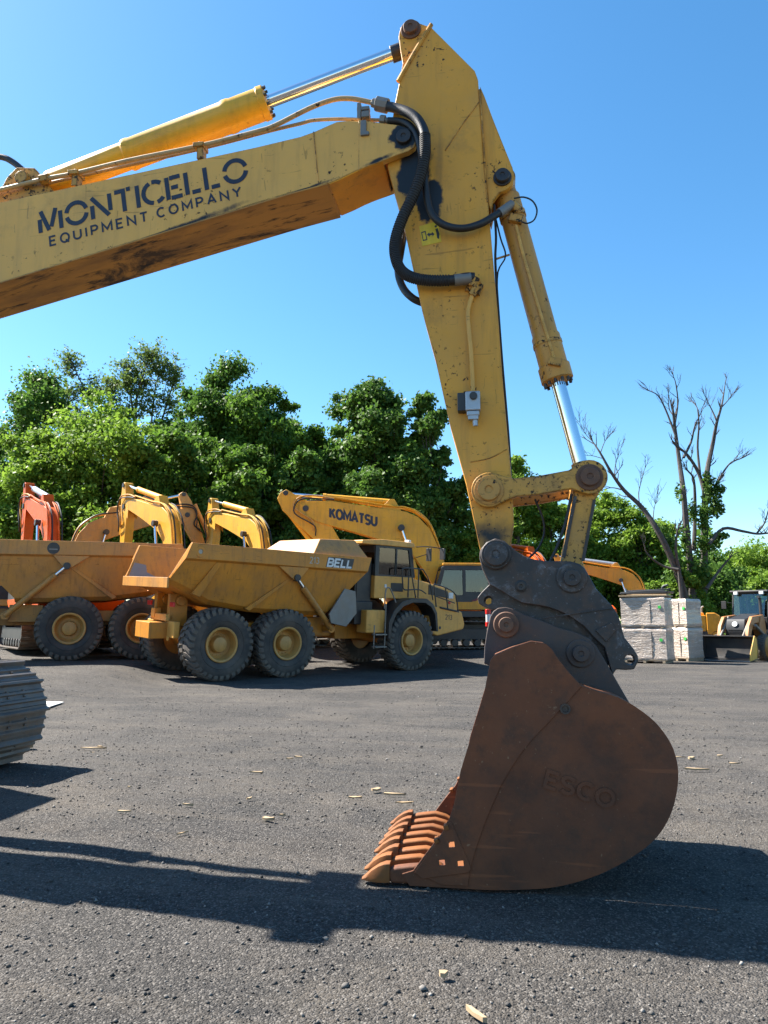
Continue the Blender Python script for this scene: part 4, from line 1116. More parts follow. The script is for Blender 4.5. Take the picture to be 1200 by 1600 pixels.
    g.add(bq + tq, [(3, 2, 1, 0), (4, 5, 6, 7), (0, 1, 5, 4), (1, 2, 6, 5), (2, 3, 7, 6), (3, 0, 4, 7)])
    if full: g.build('spill_guard', guard_m or M['truck_dusty'], body, bevel=.02)
    # rear mud guards of the tractor unit
    for s in ((-1, 1) if full else ()):
        mg = MB().prism([(3.42, 1.72), (3.95, 2.47), (4.35, 2.40), (4.42, 1.75), (4.05, 1.36), (3.5, 1.46)], s * 1.50, s * 1.44)
        mg.build('mud_flap', M['grey_metal'], root, bevel=.01)
    # cab
    CY = 1.14
    cx0, cx1 = 5.36, 7.02
    pn = MB(); pn.prism([(cx0, 2.2), (cx0, 2.92), (6.98, 2.92), (7.05, 2.86), (7.05, 2.22)], -CY, CY)
    cab = pn.build('cab', cab_m, root, bevel=.03)
    pil = MB()
    for s in (-1, 1):
        pil.prism([(5.36, 2.90), (5.36, 3.86), (6.84, 3.86), (7.02, 2.90)], s * CY, s * (CY - .07), holes=[[(5.52, 2.95), (5.52, 3.79), (6.20, 3.79), (6.20, 2.95)], [(6.26, 2.95), (6.26, 3.79), (6.74, 3.77), (6.90, 2.95)]])
        pil.beam((7.02, s * (CY - .04), 2.9), (6.84, s * (CY - .04), 3.86), .08)
        pil.beam((4.72, s * .95, 2.2), (4.82, s * .95, 3.84), .05)
    pil.box((5.38, 0, 3.1), (.05, 2 * CY - .14, .36)); pil.box((5.38, 0, 3.75), (.05, 2 * CY - .14, .22))
    pil.build('pillar_frame', M['black_paint'], cab, bevel=.01)
    for s in (-1, 1):
        for hl in ([(5.51, 2.94), (5.51, 3.80), (6.21, 3.80), (6.21, 2.94)], [(6.25, 2.94), (6.25, 3.80), (6.75, 3.78), (6.91, 2.94)]):
            MB().prism(hl, s * (CY - .03), s * (CY - .04)).build('side_window', M['glass'], cab)
    MB().prism([(7.03, 2.95), (6.87, 3.82), (6.86, 3.82), (7.02, 2.95)], -CY + .08, CY - .08).build('windshield', M['glass'], cab)
    MB().prism([(5.40, 3.28), (5.40, 3.64), (5.39, 3.64), (5.39, 3.28)], -CY + .08, CY - .08).build('rear_window', M['glass'], cab)
    rf = MB(); rf.prism([(4.78, 3.86), (4.78, 3.98), (5.6, 4.05), (6.4, 4.04), (6.9, 4.02), (6.98, 3.94), (6.94, 3.86)], -CY - .06, CY + .06)
    rf.build('roof', cab_m, cab, bevel=.03)
    se = MB(); se.box((5.95, 0, 2.98), (.5, .55, .16)); se.box((5.72, 0, 3.3), (.14, .52, .6), ry=-.1); se.box((6.72, 0, 3.02), (.3, 1.7, .22)); se.lathe([(0, .19), (.02, .2), (.04, .19)], (6.48, 0, 3.2), (-.7, 0, .7), 20)
    se.build('driver_seat', M['rubber'], cab, bevel=.03)
    for s in (-1, 1):
        MB().box((6.28, s * (CY + .008), 2.57), (.50, .02, .27)).build('air_vent', M['black_paint'], cab, bevel=.006)
        MB().box((5.80, s * (CY + .01), 2.60), (.08, .02, .1)).build('marker_lamp', M['white_decal'], cab)
    bh = MB(); bh.box((5.05, 0, 2.75), (.58, 2.0, 1.35)); bh.box((5.0, 0, 1.75), (.7, 2.2, .7)); bh.box((5.15, .6, 3.7), (.12, .12, .6))
    bh.build('engine_bulkhead', M['black_paint'], root, bevel=.03)
    # hood, nose
    hd = MB(); hd.prism([(7.05, 2.22), (7.06, 2.86), (7.4, 2.82), (8.6, 2.60), (9.0, 2.46), (9.14, 1.85), (9.10, 1.5), (7.6, 1.55), (7.6, 2.22)], -1.08, 1.08)
    hood = hd.build('hood', cab_m, root, bevel=.05)
    nz = MB(); nz.prism([(7.62, 1.14), (7.55, 1.96), (7.85, 2.02), (9.08, 1.84), (9.24, 1.42), (9.18, 1.24), (7.95, 1.03)], -1.34, 1.34)
    nose = nz.build('front_bumper', cab_m, root, bevel=.05)
    for s in (-1, 1):
        hv = MB(); hv.prism([(7.72, 2.38), (7.72, 2.70), (8.62, 2.50), (8.70, 2.26)], s * 1.092, s * 1.07)
        hv.build('hood_vent', M['black_paint'], hood, bevel=.006)
        hv = MB(); hv.prism([(8.02, 1.93), (8.94, 1.80), (8.92, 1.86), (8.02, 2.0)], s * 1.348, s * 1.33); hv.build('step_grip', M['black_paint'], nose)
    for s in (-1, 1):
        MB().box((7.78, s * 1.345, 1.70), (.13, .03, .22)).build('headlight', M['black_paint'], nose, bevel=.01)
        MB().box((8.78, s * 1.09, 2.36), (.22, .03, .2)).build('headlight', M['white_decal'], hood, bevel=.02)
        MB().cyl((8.05, s * 1.33, 1.30), (8.05, s * 1.35, 1.30), .05).build('tow_hole', M['black_paint'], nose)
        ref = MB(); ref.cyl((8.72, s * 1.075, 2.12), (8.72, s * 1.10, 2.12), .05); ref.build('side_marker', M['red'], hood)
        # fender arch
        out = [(5.62, .98), (5.62, 1.48), (5.80, 1.84), (6.12, 2.12), (6.55, 2.24), (7.20, 2.24), (7.48, 2.08), (7.66, 1.80), (7.74, 1.2)]
        inn = [(7.66, 1.2), (7.56, 1.76), (7.38, 1.98), (7.12, 2.10), (6.58, 2.10), (6.20, 1.98), (5.92, 1.74), (5.76, 1.44), (5.72, .98)]
        MB().prism(out + inn, s * 1.60, s * .95).build('fender', M['black_paint'], root, bevel=.015)
        tk = MB(); tk.box((5.28, s * 1.12, 1.50), (.74, .50, .70)); tk.build('side_tank', cab_m, root, bevel=.04)
        st = MB()
        for zz in (.75, 1.12): st.box((5.35, s * 1.48, zz), (.45, .2, .035))
        st.tube([(5.55, s * 1.5, .7), (5.55, s * 1.5, 2.05)], .02, 8, 1); st.tube([(5.12, s * 1.5, .7), (5.12, s * 1.5, 1.4)], .02, 8, 1)
        st.tube([(5.48, s * 1.52, 1.9), (5.50, s * 1.52, 2.45), (5.62, s * 1.52, 2.55), (5.75, s * 1.5, 2.45), (5.95, s * 1.5, 2.1)], .022, 8, 4)
        st.build('cab_steps', M['grey_metal'], root)
        rl = MB(); y = s * 1.42
        rl.tube([(6.30, y, 2.55), (6.24, y, 3.05), (6.34, y, 3.18), (7.05, y, 3.18), (7.20, y, 3.10), (7.46, y, 2.75), (7.62, y, 2.2)], .022, 8, 4)
        rl.tube([(6.30, y, 2.55), (6.42, y, 2.50), (7.0, y, 2.52), (7.30, y, 2.40)], .02, 8, 4)
        for x_ in (6.52, 6.95): rl.tube([(x_, y, 3.17), (x_, y, 2.26)], .022, 8, 1)
        rl.tube([(6.66, y, 2.95), (6.74, y, 2.65), (6.86, y, 2.26)], .02, 8, 3)
        y = s * 1.40
        rl.tube([(7.66, y, 2.72), (8.28, y, 2.60), (8.70, y, 2.38), (8.82, y, 1.86)], .022, 8, 3)
        rl.tube([(7.66, y, 2.72), (7.80, y, 1.98)], .022, 8, 1); rl.tube([(8.20, y, 2.60), (8.34, y, 1.92)], .022, 8, 1); rl.tube([(7.72, y, 2.34), (8.66, y, 2.12)], .018, 8, 1)
        rl.tube([(8.02, y, 1.96), (8.82, y, 1.84)], .02, 8, 1)
        rl.build('handrail', M['black_paint'], root)
        mr = MB(); mr.tube([(7.0, s * 1.2, 3.9), (7.25, s * 1.5, 3.92), (7.7, s * 1.72, 3.88)], .018, 8, 3); mr.tube([(7.0, s * 1.2, 3.55), (7.3, s * 1.5, 3.7)], .014, 8, 1)
        mr.box((7.28, s * 1.52, 3.66), (.06, .2, .42)); mr.box((7.7, s * 1.72, 3.7), (.06, .2, .36))
        mr.build('mirror', M['black_paint'], root, bevel=.01)
    for s in (-1, 1): MB().box((6.86, s * .95, 4.06), (.12, .2, .12)).build('work_lamp', M['white_decal'], cab, bevel=.02)
    if decal == 'full':
        f = lambda txt, x0, x1, zb, h, m, y=-1.66, **k: lettering(txt, (x0, y, zb), (1, 0, -.015), (0, 0, 1), h, total=x1 - x0, ndir=(0, -1, 0), **k).build('lettering', m, body, flat=True)
        MB().prism([(3.10, 3.07), (3.17, 3.36), (4.12, 3.345), (4.05, 3.05)], -1.663, -1.66).build('decal', M['black_paint'], body)
        f('BELL', 3.16, 4.02, 3.10, .21, M['white_decal'], y=-1.664, t=.27, gap=.22, slant=.22, depth=.002)
        f('213', 2.55, 2.85, 3.15, .17, M['pale_decal'], t=.14, gap=.3, depth=.002)
        k = lettering('213', (8.30, -1.341, 1.58), (1, 0, -.05), (0, 0, 1), .15, total=.30, ndir=(0, -1, 0), t=.15, gap=.3, depth=.002).build('lettering', M['black_paint'], nose, flat=True)
    return root

a = rad(39)
p = Vector((-4.2, 19.3)) + Vector((-math.sin(a), math.cos(a))) * 1.62
truck = make_truck('ochre articulated dump truck with white lettering on its bed, right of the other hauler', p, 40.2, M['truck'], M['truck_cab'], 'full', 'articulated dump trucks', guard_m=M['truck_dusty'], roll=rad(3.3), z=.095)
a = rad(202)
q = at_depth(105, 1031, 21.6)
p = Vector((q.x, q.y)) - Vector((math.cos(a), math.sin(a))) * 2.0 - Vector((-math.sin(a), math.cos(a))) * 1.62
truck2 = make_truck('plain ochre dump truck facing left with its cab outside the frame', p, 202, M['truck_dusty'], M['truck_cab'], 'none', 'articulated dump trucks', z=.40)
body2 = [c for c in truck2.children if c.name.startswith('dump_body')][0]
MB().prism(circ(2.55, 3.22, .17, 24), 1.660, 1.663).build('decal', M['black_paint'], body2)
MB().box((2.55, 1.6645, 3.19), (.22, .003, .035)).build('decal', M['grey_metal'], body2)

# ---------------------------------------------------------------- excavators parked behind
B0 = [(-.3, -.2), (-.25, .3), (.30, 1.70), (.62, 2.35), (1.05, 2.80), (1.55, 3.02), (2.4, 3.12), (4.5, 3.42), (5.4, 3.36), (5.72, 3.22), (5.76, 3.02), (5.62, 2.90), (4.9, 2.52), (3.6, 2.18), (2.5, 1.86), (1.75, 1.62), (1.25, 1.25), (.70, .45), (.4, -.05), (.15, -.25)]
PIN0 = (5.52, 3.10)
ST0 = [(.10, 1.08), (.32, 1.12), (.50, 1.00), (.58, .55), (.50, -.2), (.34, -1.4), (.22, -2.6), (.10, -2.78), (-.08, -2.75), (-.20, -2.3), (-.36, -.6), (-.34, -.1), (-.14, .30), (.02, .8)]
def make_excavator(label, pos, deg, pm, z=0.0, pitch=0.0, stick=0.0, bucket=.6, seat=1, group='excavators parked behind the trucks', trim=None, sc=1.0, cylm=None, logo=None, hoses=True, armz=.0, foot=(1.0, 2.3), cab_m=None, skip_bucket=False, thin=True, wide=1.0):
    root = empty('excavator', (pos[0], pos[1], z), rad(deg), label, 'excavator', group)
    root.scale = (sc, sc, sc)
    make_house(root, cab_m or pm, seat_y=seat, trim=trim, track_m=M['track_steel'], glassm=M['dark_glass'])
    F = lambda p: rot2((p[0], p[1]), pitch, (foot[0], foot[1]))
    bw = .25 if not thin else .21; wide *= .82 if thin else 1
    b0 = [(x, z + (.40 if thin and i in (12, 13, 14, 15, 16) else .12 if thin and i in (11, 17) else 0)) for i, (x, z) in enumerate(B0)]
    boom_ = MB().prism([F(p) for p in b0], -bw, bw).build('boom', pm, root, bevel=.02)
    MB().cyl((*[F((0, 0))[0]], -.42, F((0, 0))[1]), (F((0, 0))[0], .42, F((0, 0))[1]), .12).build('boom_pin', M['pin_dark'], boom_)
    for s in (-1, 1):
        MB().prism([(.45, 1.35), (.55, 2.2), (.95, 2.62), (1.3, 2.45), (1.9, 1.5), (1.9, 1.35)], s * .34, s * .28).build('boom_bracket', pm, root, bevel=.01)
        mb_ = F((1.75, 2.35)); a = Vector((1.75, s * .36, 1.62)); b = Vector((mb_[0], s * .36, mb_[1])); c1 = a + (b - a) * .58
        bc = MB().cyl(a, c1, .105, n=16).build('boom_cylinder', cylm or pm, root)
        MB().cyl(c1, b, .055, n=12).build('rod', M['chrome'], bc)
        MB().cyl((b.x, s * .26, b.z), (b.x, s * .47, b.z), .13, n=16).build('rod_eye', M['pin_dark'], bc, bevel=.01)
    P = F(PIN0)
    SF = lambda p: rot2((p[0], p[1]), stick, P)
    st = MB().prism([SF((p[0] * wide, p[1])) for p in ST0], -.19, .19).build('stick', pm, root, bevel=.02)
    for s in (-1, 1):
        MB().prism([F(p) for p in [(5.0, 3.40), (5.4, 3.40), (5.74, 3.26), (5.78, 3.0), (5.6, 2.86), (5.0, 2.55)]], s * (bw + .004), s * .205).build('fork_ear', pm, boom_, bevel=.01)
    MB().cyl((P[0], -bw - .05, P[1]), (P[0], bw + .05, P[1]), .12, n=16).build('stick_pin', M['pin_dark'], boom_)
    lug = SF((.25, .98)); af = F((2.1, 3.42))
    a = Vector((af[0], 0, af[1])); b = Vector((lug[0], 0, lug[1])); c1 = a + (b - a) * .62
    mb = MB(); mb.cyl(a, c1, .125, n=20); mb.lathe([(0, .14), (.14, .14)], c1, b - a, 20)
    ac = mb.build('arm_cylinder', cylm or pm, root)
    MB().cyl(c1, b, .062, n=14).build('rod', M['chrome'], ac)
    MB().cyl(b - Vector((0, .23, 0)), b + Vector((0, .23, 0)), .10, n=16).build('rod_eye', M['pin_dark'], ac)
    br = MB(); br.prism([F(p) for p in [(1.7, 3.0), (2.0, 3.52), (2.2, 3.52), (2.6, 3.1)]], -.2, .2); br.build('cylinder_bracket', pm, boom_, bevel=.01)
    # bucket cylinder on the stick's outside
    a2 = SF((.62, .35)); b2 = SF((.62, -2.25)); a = Vector((a2[0], 0, a2[1])); b = Vector((b2[0], 0, b2[1])); c1 = a + (b - a) * .6
    bk = MB().cyl(a, c1, .10, n=16).build('bucket_cylinder', cylm or pm, root); MB().cyl(c1, b, .055, n=12).build('rod', M['chrome'], bk)
    lk = MB()
    e1 = SF((.02, -2.2)); e2 = SF((.10, -2.68))
    for s in (-1, 1): lk.beam((e1[0], s * .22, e1[1]), (b2[0], s * .22, b2[1]), .10, .05)
    bp0 = SF((.45, -2.95)); lk.beam((b2[0], 0, b2[1]), (bp0[0], 0, bp0[1]), .16, .2)
    lk.build('bucket_link', pm, root)
    if not skip_bucket:
        BK = lambda p: rot2(p, stick + bucket, SF((.0, -2.68)))
        prof = [(-.15, .1), (.6, .12), (.85, -.1), (1.0, -.5), (.85, -.95), (.5, -1.2), (.1, -1.3), (-.55, -1.35)]
        inn = [(-.5, -1.31), (.1, -1.25), (.48, -1.15), (.80, -.92), (.94, -.5), (.8, -.13), (.58, .06), (-.15, .04)]
        bo = MB().prism([BK(p) for p in prof + inn], -.7, .7).build('bucket', pm if pm is not M['bg_orange'] else M['ear_steel'], root, bevel=.01)
        for s in (-1, 1): MB().prism([BK(p) for p in prof], s * .7, s * .665).build('side_plate', pm if pm is not M['bg_orange'] else M['ear_steel'], bo)
        for k in range(5):
            w = -.6 + .3 * k; MB().prism([BK(p) for p in [(-.5, -1.30), (-.5, -1.36), (-.85, -1.37)]], w - .05, w + .05).build('bucket_tooth', M['ear_steel'], bo)
    if hoses:
        # bundles of hoses and steel lines running over the elbow and round the stick joint
        line = [(-.05, .25), (.20, 1.35), (.60, 2.42), (1.05, 2.90), (1.55, 3.12), (2.4, 3.20), (4.4, 3.50)]
        for k, y in enumerate((-.24, -.17, -.1, .1, .17, .24)):
            r = random.Random(k); o_ = .03 + r.random() * .05
            pts = [F((p[0] - o_ * (.8 if i < 3 else .1), p[1] + o_)) for i, p in enumerate(line[1 if k % 2 else 0:(5 if k in (2, 3) else 7)])]
            MB().tube([(p[0], y + r.uniform(-.03, .03), p[1]) for p in pts], .028, 8, 4).build('pipe' if k % 3 else 'hose', pm if k % 3 else M['hose'], root)
        for s in (-1, 1):
            hp = [F((4.4, 3.5)), F((5.1, 3.62)), F((5.75, 3.55)), F((5.98, 3.15)), SF((.1, -.55)), SF((.3, -.9))]
            MB().tube([(p[0], s * (.2 + .08 * (1 < i < 5)), p[1]) for i, p in enumerate(hp)], .032, 8, 5).build('hose', M['hose'] if s < 0 else M['bg_brown'], root)
            hp = [F((4.4, 3.46)), F((5.2, 3.5)), F((5.80, 3.40)), F((5.95, 2.9)), SF((.15, -.75)), SF((.35, -1.1))]
            MB().tube([(p[0], s * (.26 + .07 * (1 < i < 5)), p[1]) for i, p in enumerate(hp)], .028, 8, 5).build('hose', M['hose'], root)
    return root, boom_, F, st
PARKED = 'excavators parked behind the trucks'
kom, kb, kF, _ = make_excavator('bright yellow excavator facing left, long boom with dark lettering over the dump truck cab', (3.4, 29.5), 184, M['bg_yellow'], z=.53, pitch=0.0, stick=rad(-38), bucket=-.3, thin=False, wide=1.3, seat=1, hoses=True, cab_m=M['bg_amber'])
pa, pb = kF((4.55, 2.75)), kF((2.62, 2.42))
lettering('KOMATSU', (pa[0], .25, pa[1]), (pb[0] - pa[0], 0, pb[1] - pa[1]), (0, 0, 1), .36, total=1.85, ndir=(0, 1, 0), t=.27, gap=.26, depth=.003).build('lettering', M['navy'], kb, flat=True)
tr_ = MB(); kc = [c for c in kom.children if c.name.startswith('cab')][0]
tr_.prism([(.05, 1.75), (.25, 1.75), (-.5, 2.08), (-.56, 2.05)], 1.415, 1.425); tr_.build('door_stripe', plain('dark_red_stripe', (.16, .012, .02), .4), kc)

e2, *_ = make_excavator('yellow excavator facing the trees, its stick the tallest of the row, left of the middle', (-7.3, 27.8), 131, M['bg_yellow'], z=.60, pitch=rad(6), stick=rad(2), bucket=.8)
am = MB(); am.lathe([(0, .07), (.1, .075), (.16, .05)], (.9, -.95, 2.2), (0, 0, 1), 14); am.build('beacon', M['orange_lamp'], e2)
e3, *_ = make_excavator('pale yellow excavator facing the trees, just right of the taller yellow one', (-4.25, 30.2), 128, M['bg_yellow_b'], z=.53, pitch=rad(4), stick=rad(2), bucket=.8)
e4, *_ = make_excavator('orange excavator with silver arm cylinder at the left end of the parked row', (-12.0, 27.4), 127, M['bg_orange'], z=.60, pitch=rad(6), stick=rad(-2), bucket=.8, skip_bucket=True, cylm=M['steel_grey'])
e5, b5, F5, s5 = make_excavator('tan brown excavator lying low, boom side-on between the orange and yellow booms', (-15.0, 32.4), 30, M['bg_brown'], z=.75, pitch=rad(5), stick=rad(26), bucket=.6)
e6, *_ = make_excavator('amber excavator behind the wrapped pallets, silver cylinder along its boom', (13.95, 37.0), 156, M['bg_amber'], z=0.0, sc=.76, pitch=rad(3), stick=rad(-20), bucket=-.2, seat=-1, cylm=M['steel_grey'], group='excavators parked behind the pallets')
e7, *_ = make_excavator('far orange excavator, only its top showing behind the dark coupler', (8.85, 38.0), 105, M['bg_orange'], z=-.25, pitch=rad(2), stick=rad(-20), bucket=-.2, cylm=M['bg_orange'], group='excavators parked behind the pallets')
# ---------------------------------------------------------------- trees
def leaf_object(name, cen, out, size, mat, parent, rng, up=.35):
    """one leaf-clump face per centre; out = outward directions"""
    n = len(cen)
    nrm = out * .55 + rng.normal(size=(n, 3)) * .75 + np.array([0, 0, up])
    nrm /= np.linalg.norm(nrm, axis=1)[:, None] + 1e-9
    t = rng.normal(size=(n, 3)); u = np.cross(nrm, t); u /= np.linalg.norm(u, axis=1)[:, None] + 1e-9
    v = np.cross(nrm, u)
    s = (size * rng.uniform(.55, 1.25, n))[:, None]
    asp = rng.uniform(.45, .8, n)[:, None]
    droop = nrm * s * rng.uniform(-.25, .1, n)[:, None]
    V = np.stack([cen - u * s + droop, cen - v * s * asp, cen + u * s + droop, cen + v * s * asp], 1).reshape(-1, 3)
    me = bpy.data.meshes.new(name)
    me.vertices.add(4 * n); me.vertices.foreach_set('co', V.astype(np.float32).ravel())
    me.loops.add(4 * n); me.loops.foreach_set('vertex_index', np.arange(4 * n, dtype=np.int32))
    me.polygons.add(n); me.polygons.foreach_set('loop_start', np.arange(0, 4 * n, 4, dtype=np.int32))
    me.update(calc_edges=True)
    me.materials.append(mat)
    o = bpy.data.objects.new(name, me); COL.objects.link(o); o.parent = parent
    return o

def make_tree(label, px, top, Y, halfw, base, mat, seed, blobs=34, leaves=8000, size=.26, kind='tree', open_=0.0, group='trees behind the yard', round_=.55, lean=0.0, trunk_r=None, bsize=.34, fan=False):
    halfw *= 1.12; leaves = int(leaves * 4.6); size *= .54
    rng = np.random.default_rng(seed); R = random.Random(seed)
    P = at_depth(px, 972, Y); X = P.x
    g = ground_z(X, Y)
    zt = at_depth(px, top, Y).z - g; zb = max(.3, at_depth(px, base, Y).z - g); hw = halfw / FPX * Y
    root = empty(kind, (X, Y, g), R.uniform(0, 6.28) * 0, label, 'tree' if kind.endswith('tree') else 'shrub', group)
    hc = (zt - zb)
    # limbs first, then leafy sprays around each limb's end: (centre, radius)
    B = []; LIMB = []
    nl = max(11, int(blobs * .52))
    for k in range(nl):
        t = (k + R.random()) / nl                          # height fraction through the crown
        prof = ((.75 + .25 * t / .35) if t < .35 else math.sqrt(max(.06, 1 - ((t - .35) / .68) ** 2))) if not fan else ((.30 + .7 * t / .7) if t < .7 else math.sqrt(max(.1, 1 - ((t - .7) / .32) ** 2)))
        a = k * 2.4 + R.uniform(-.6, .6); rr = hw * prof * R.uniform(.35, .95)
        c = np.array([rr * math.cos(a) + lean * t * hc, rr * math.sin(a) * .9, zb + hc * (t * .93)])
        big = hw * bsize * R.uniform(.6, 1.3) * (1.15 - .35 * t)
        LIMB.append((c, big))
        for q in range(R.choice((4, 5, 6, 7))):
            d = np.array([R.gauss(0, 1), R.gauss(0, 1), R.gauss(.25, .8)]); d = d / max(1.0, np.linalg.norm(d) / 1.6) * big * .80
            B.append((c + d, big * R.uniform(.28, .70)))
    LIMB.append((np.array([lean * hc, 0, zt - hw * .2]), hw * .2)); B.append((np.array([lean * hc, 0, zt - hw * .16]), hw * .18))
    w = np.array([b[1] ** 1.7 * R.uniform(.6, 1.3) for b in B]); w /= w.sum()
    cnt = np.maximum(12, (w * leaves).astype(int))
    C_, O_ = [], []
    for (c, br), m in zip(B, cnt):
        d = rng.normal(size=(m, 3)); rl = np.linalg.norm(d, axis=1)[:, None]; d = d / rl
        r_ = br * np.minimum(2.2, rl * .60) * (1 + .5 * open_)
        sq = np.array([1.12, 1.08, .82])
        C_.append(c + d * r_ * sq); O_.append(d)
    C_ = np.concatenate(C_); O_ = np.concatenate(O_)
    keep = C_[:, 2] > .15
    leaf_object('crown', C_[keep], O_[keep], size, mat, root, rng)
    # trunk and limbs
    tr = trunk_r or max(.07, zt * .016)
    mb = MB()
    th = zb + hc * (.45 if not open_ else .7)
    mb.tube([(0, 0, -.2), (R.uniform(-.1, .1) * tr * 4, 0, th * .35), (lean * hc * .3, R.uniform(-.2, .2), th * .7), (lean * hc * .5, 0, th)], lambda t: tr * (1.2 - .75 * t), 10, 4)
    order = LIMB
    for c, br in order:
        z0 = min(th * .97, max(th * .30, c[2] - np.hypot(c[0], c[1]) * .9))
        f = z0 / th
        s0 = Vector((lean * hc * .5 * f, 0, z0)); e = Vector(c)
        m_ = (s0 + e) / 2 + Vector((R.uniform(-.1, .1) * hw, R.uniform(-.1, .1) * hw, -.05 * hc * .5))
        r0 = tr * (.50 - .25 * f)
        mb.tube([s0, m_, e], (r0, max(.015, r0 * .22)), 6, 3)
    mb.build('trunk', M['bark'], root)
    return root

def make_feathery(label, stems, sprays, Y, seed, mat, group='trees behind the yard'):
    """thin airy tree: slender stems, long side branches, small leaves strung along fine twigs"""
    rng = np.random.default_rng(seed); R = random.Random(seed)
    b0 = at_depth(stems[0][0][0], 972, Y); g = ground_z(b0.x, Y)
    root = empty('feathery_tree', (b0.x, Y, g), 0, label, 'tree', group)
    mb = MB(); C_ = []
    def L(px, py, dy): p = at_depth(px, py, Y + dy); return Vector((p.x - b0.x, dy, p.z - g))
    for k, st in enumerate(stems):
        P = [L(a, b, (k - 1) * .5 + .15 * i) for i, (a, b) in enumerate(st)]
        mb.tube(P, (.17 if k == 0 else .10, .02), 7, 4)
    SP = [q for st in stems for q in smooth_path([L(a, b, 0) for a, b in st], 6)]
    for (px, py, rx, rz, nb) in sprays:
        c = L(px, py, R.uniform(-1.2, 1.2)); sx = rx / FPX * Y; sz = rz / FPX * Y
        for _ in range(nb):
            e = c + Vector((R.gauss(0, sx * .55), R.gauss(0, sx * .5), R.gauss(0, sz * .55)))
            s0 = min([q for q in SP if q.z < e.z - .3] or SP, key=lambda q: (q - e).length + R.uniform(0, 1.0))
            m_ = (s0 + e) / 2 + Vector((R.uniform(-.3, .3), R.uniform(-.3, .3), -.12 * (e - s0).length))
            mb.tube([s0, m_, e], (.035, .010), 5, 3)
            for t in range(5):
                q = m_.lerp(e, .25 + .2 * t); f = q + Vector((R.gauss(0, .5), R.gauss(0, .5), R.gauss(.1, .3)))
                mb.tube([q, f], (.010, .005), 4, 1)
                n_ = 9
                tt = rng.uniform(0, 1.1, n_)[:, None]
                C_.append(np.array(q) + (np.array(f) - np.array(q)) * tt + rng.normal(size=(n_, 3)) * np.array([.17, .17, .10]))
    C_ = np.concatenate(C_); O_ = rng.normal(size=C_.shape) * .3
    leaf_object('crown', C_, O_, .115, mat, root, rng, up=.6)
    mb.build('trunk', M['bark'], root)
make_feathery('tall feathery tree with thin crown, left of its twin, above the bright bushes', [[(158, 960), (160, 760), (150, 660), (128, 600), (108, 560)], [(165, 800), (172, 680), (172, 620), (180, 585)], [(150, 760), (130, 680), (105, 640), (95, 610)]],
    [(105, 570, 20, 20, 20), (122, 612, 24, 18, 22), (152, 608, 22, 20, 20), (175, 600, 18, 16, 16), (98, 636, 14, 14, 10), (140, 650, 30, 18, 24), (185, 632, 16, 16, 14)], 56, 2, M['leaf_olive'])
make_feathery('tall feathery tree forked into bare lower stems, highest tree on the left', [[(213, 960), (212, 760), (212, 660), (214, 620), (226, 580), (236, 552)], [(213, 700), (206, 630), (198, 590), (190, 570)], [(240, 960), (247, 700), (258, 640), (270, 600), (276, 570)], [(238, 800), (236, 680), (242, 610), (250, 575)]],
    [(235, 556, 22, 12, 24), (210, 575, 18, 14, 18), (255, 572, 18, 16, 18), (222, 598, 22, 14, 20), (272, 585, 12, 18, 14), (196, 600, 14, 14, 12), (230, 630, 26, 18, 22), (262, 620, 14, 20, 12)], 55, 3, M['leaf_olive'])
TG = 'trees behind the yard'
# far rank that closes the gaps, near the left
T = make_tree
T('dark round-topped tree at the left edge behind the bright bushes', 35, 592, 52, 62, 800, M['leaf_dark'], 1, blobs=30, leaves=7000, size=.27, open_=1)
T('broad dark tree with a domed top behind the two parked yellow excavators', 325, 585, 50, 74, 900, M['leaf_dark'], 4, blobs=48, leaves=14000, size=.27)
T('mid green tree with stepped right shoulder, left of the tall dark pair', 415, 605, 48, 70, 900, M['leaf_mid'], 5, blobs=46, leaves=13000, size=.26)
T('rounded mid green tree between the stepped tree and the tall dark pair', 488, 668, 47, 50, 900, M['leaf_mid'], 6, blobs=34, leaves=9000, size=.26)
T('tall dark lobed tree standing directly behind the lettered yellow boom', 582, 592, 46, 66, 880, M['leaf_dark'], 7, blobs=64, leaves=14000, size=.26)
T('narrow dark tree just left of the big stick, right of the tall lobed tree', 668, 616, 45, 50, 900, M['leaf_dark'], 8, blobs=56, leaves=12000, size=.25)
T('bright bushy tree spreading over the orange excavator', 40, 672, 44, 78, 880, M['leaf_light'], 9, blobs=40, leaves=11000, size=.24)
T('bright leafy tree behind the tan low boom and tall yellow excavator', 150, 640, 43, 92, 890, M['leaf_light'], 10, blobs=46, leaves=13000, size=.24)
T('bright leafy tree in front of the domed dark tree', 248, 668, 42, 66, 890, M['leaf_mid'], 11, blobs=40, leaves=11000, size=.24)
T('bushy tree between the two parked yellow excavators and the dark domed one', 380, 700, 44, 60, 900, M['leaf_mid'], 12, blobs=34, leaves=8000, size=.25)
T('dark bushy tree behind the bright yellow excavator stick', 455, 720, 44, 60, 905, M['leaf_dark'], 13, blobs=34, leaves=8000, size=.25)
T('dark bushy tree low behind the bright yellow boom', 560, 740, 43, 62, 905, M['leaf_dark'], 14, blobs=34, leaves=8000, size=.25)
T('dark bushy tree low behind the elbow of the bright yellow boom', 650, 760, 43, 52, 905, M['leaf_dark'], 15, blobs=30, leaves=7000, size=.25)
T('middling green tree filling the gap left of the domed dark tree', 268, 640, 58, 50, 900, M['leaf_mid'], 31, blobs=34, leaves=8000, size=.26)
T('middling green tree filling the gap behind the stepped tree', 445, 655, 58, 60, 900, M['leaf_mid'], 32, blobs=34, leaves=8000, size=.26)
T('low dark tree between the rounded tree and the tall lobed tree', 528, 704, 56, 44, 900, M['leaf_dark'], 33, blobs=30, leaves=7000, size=.26)
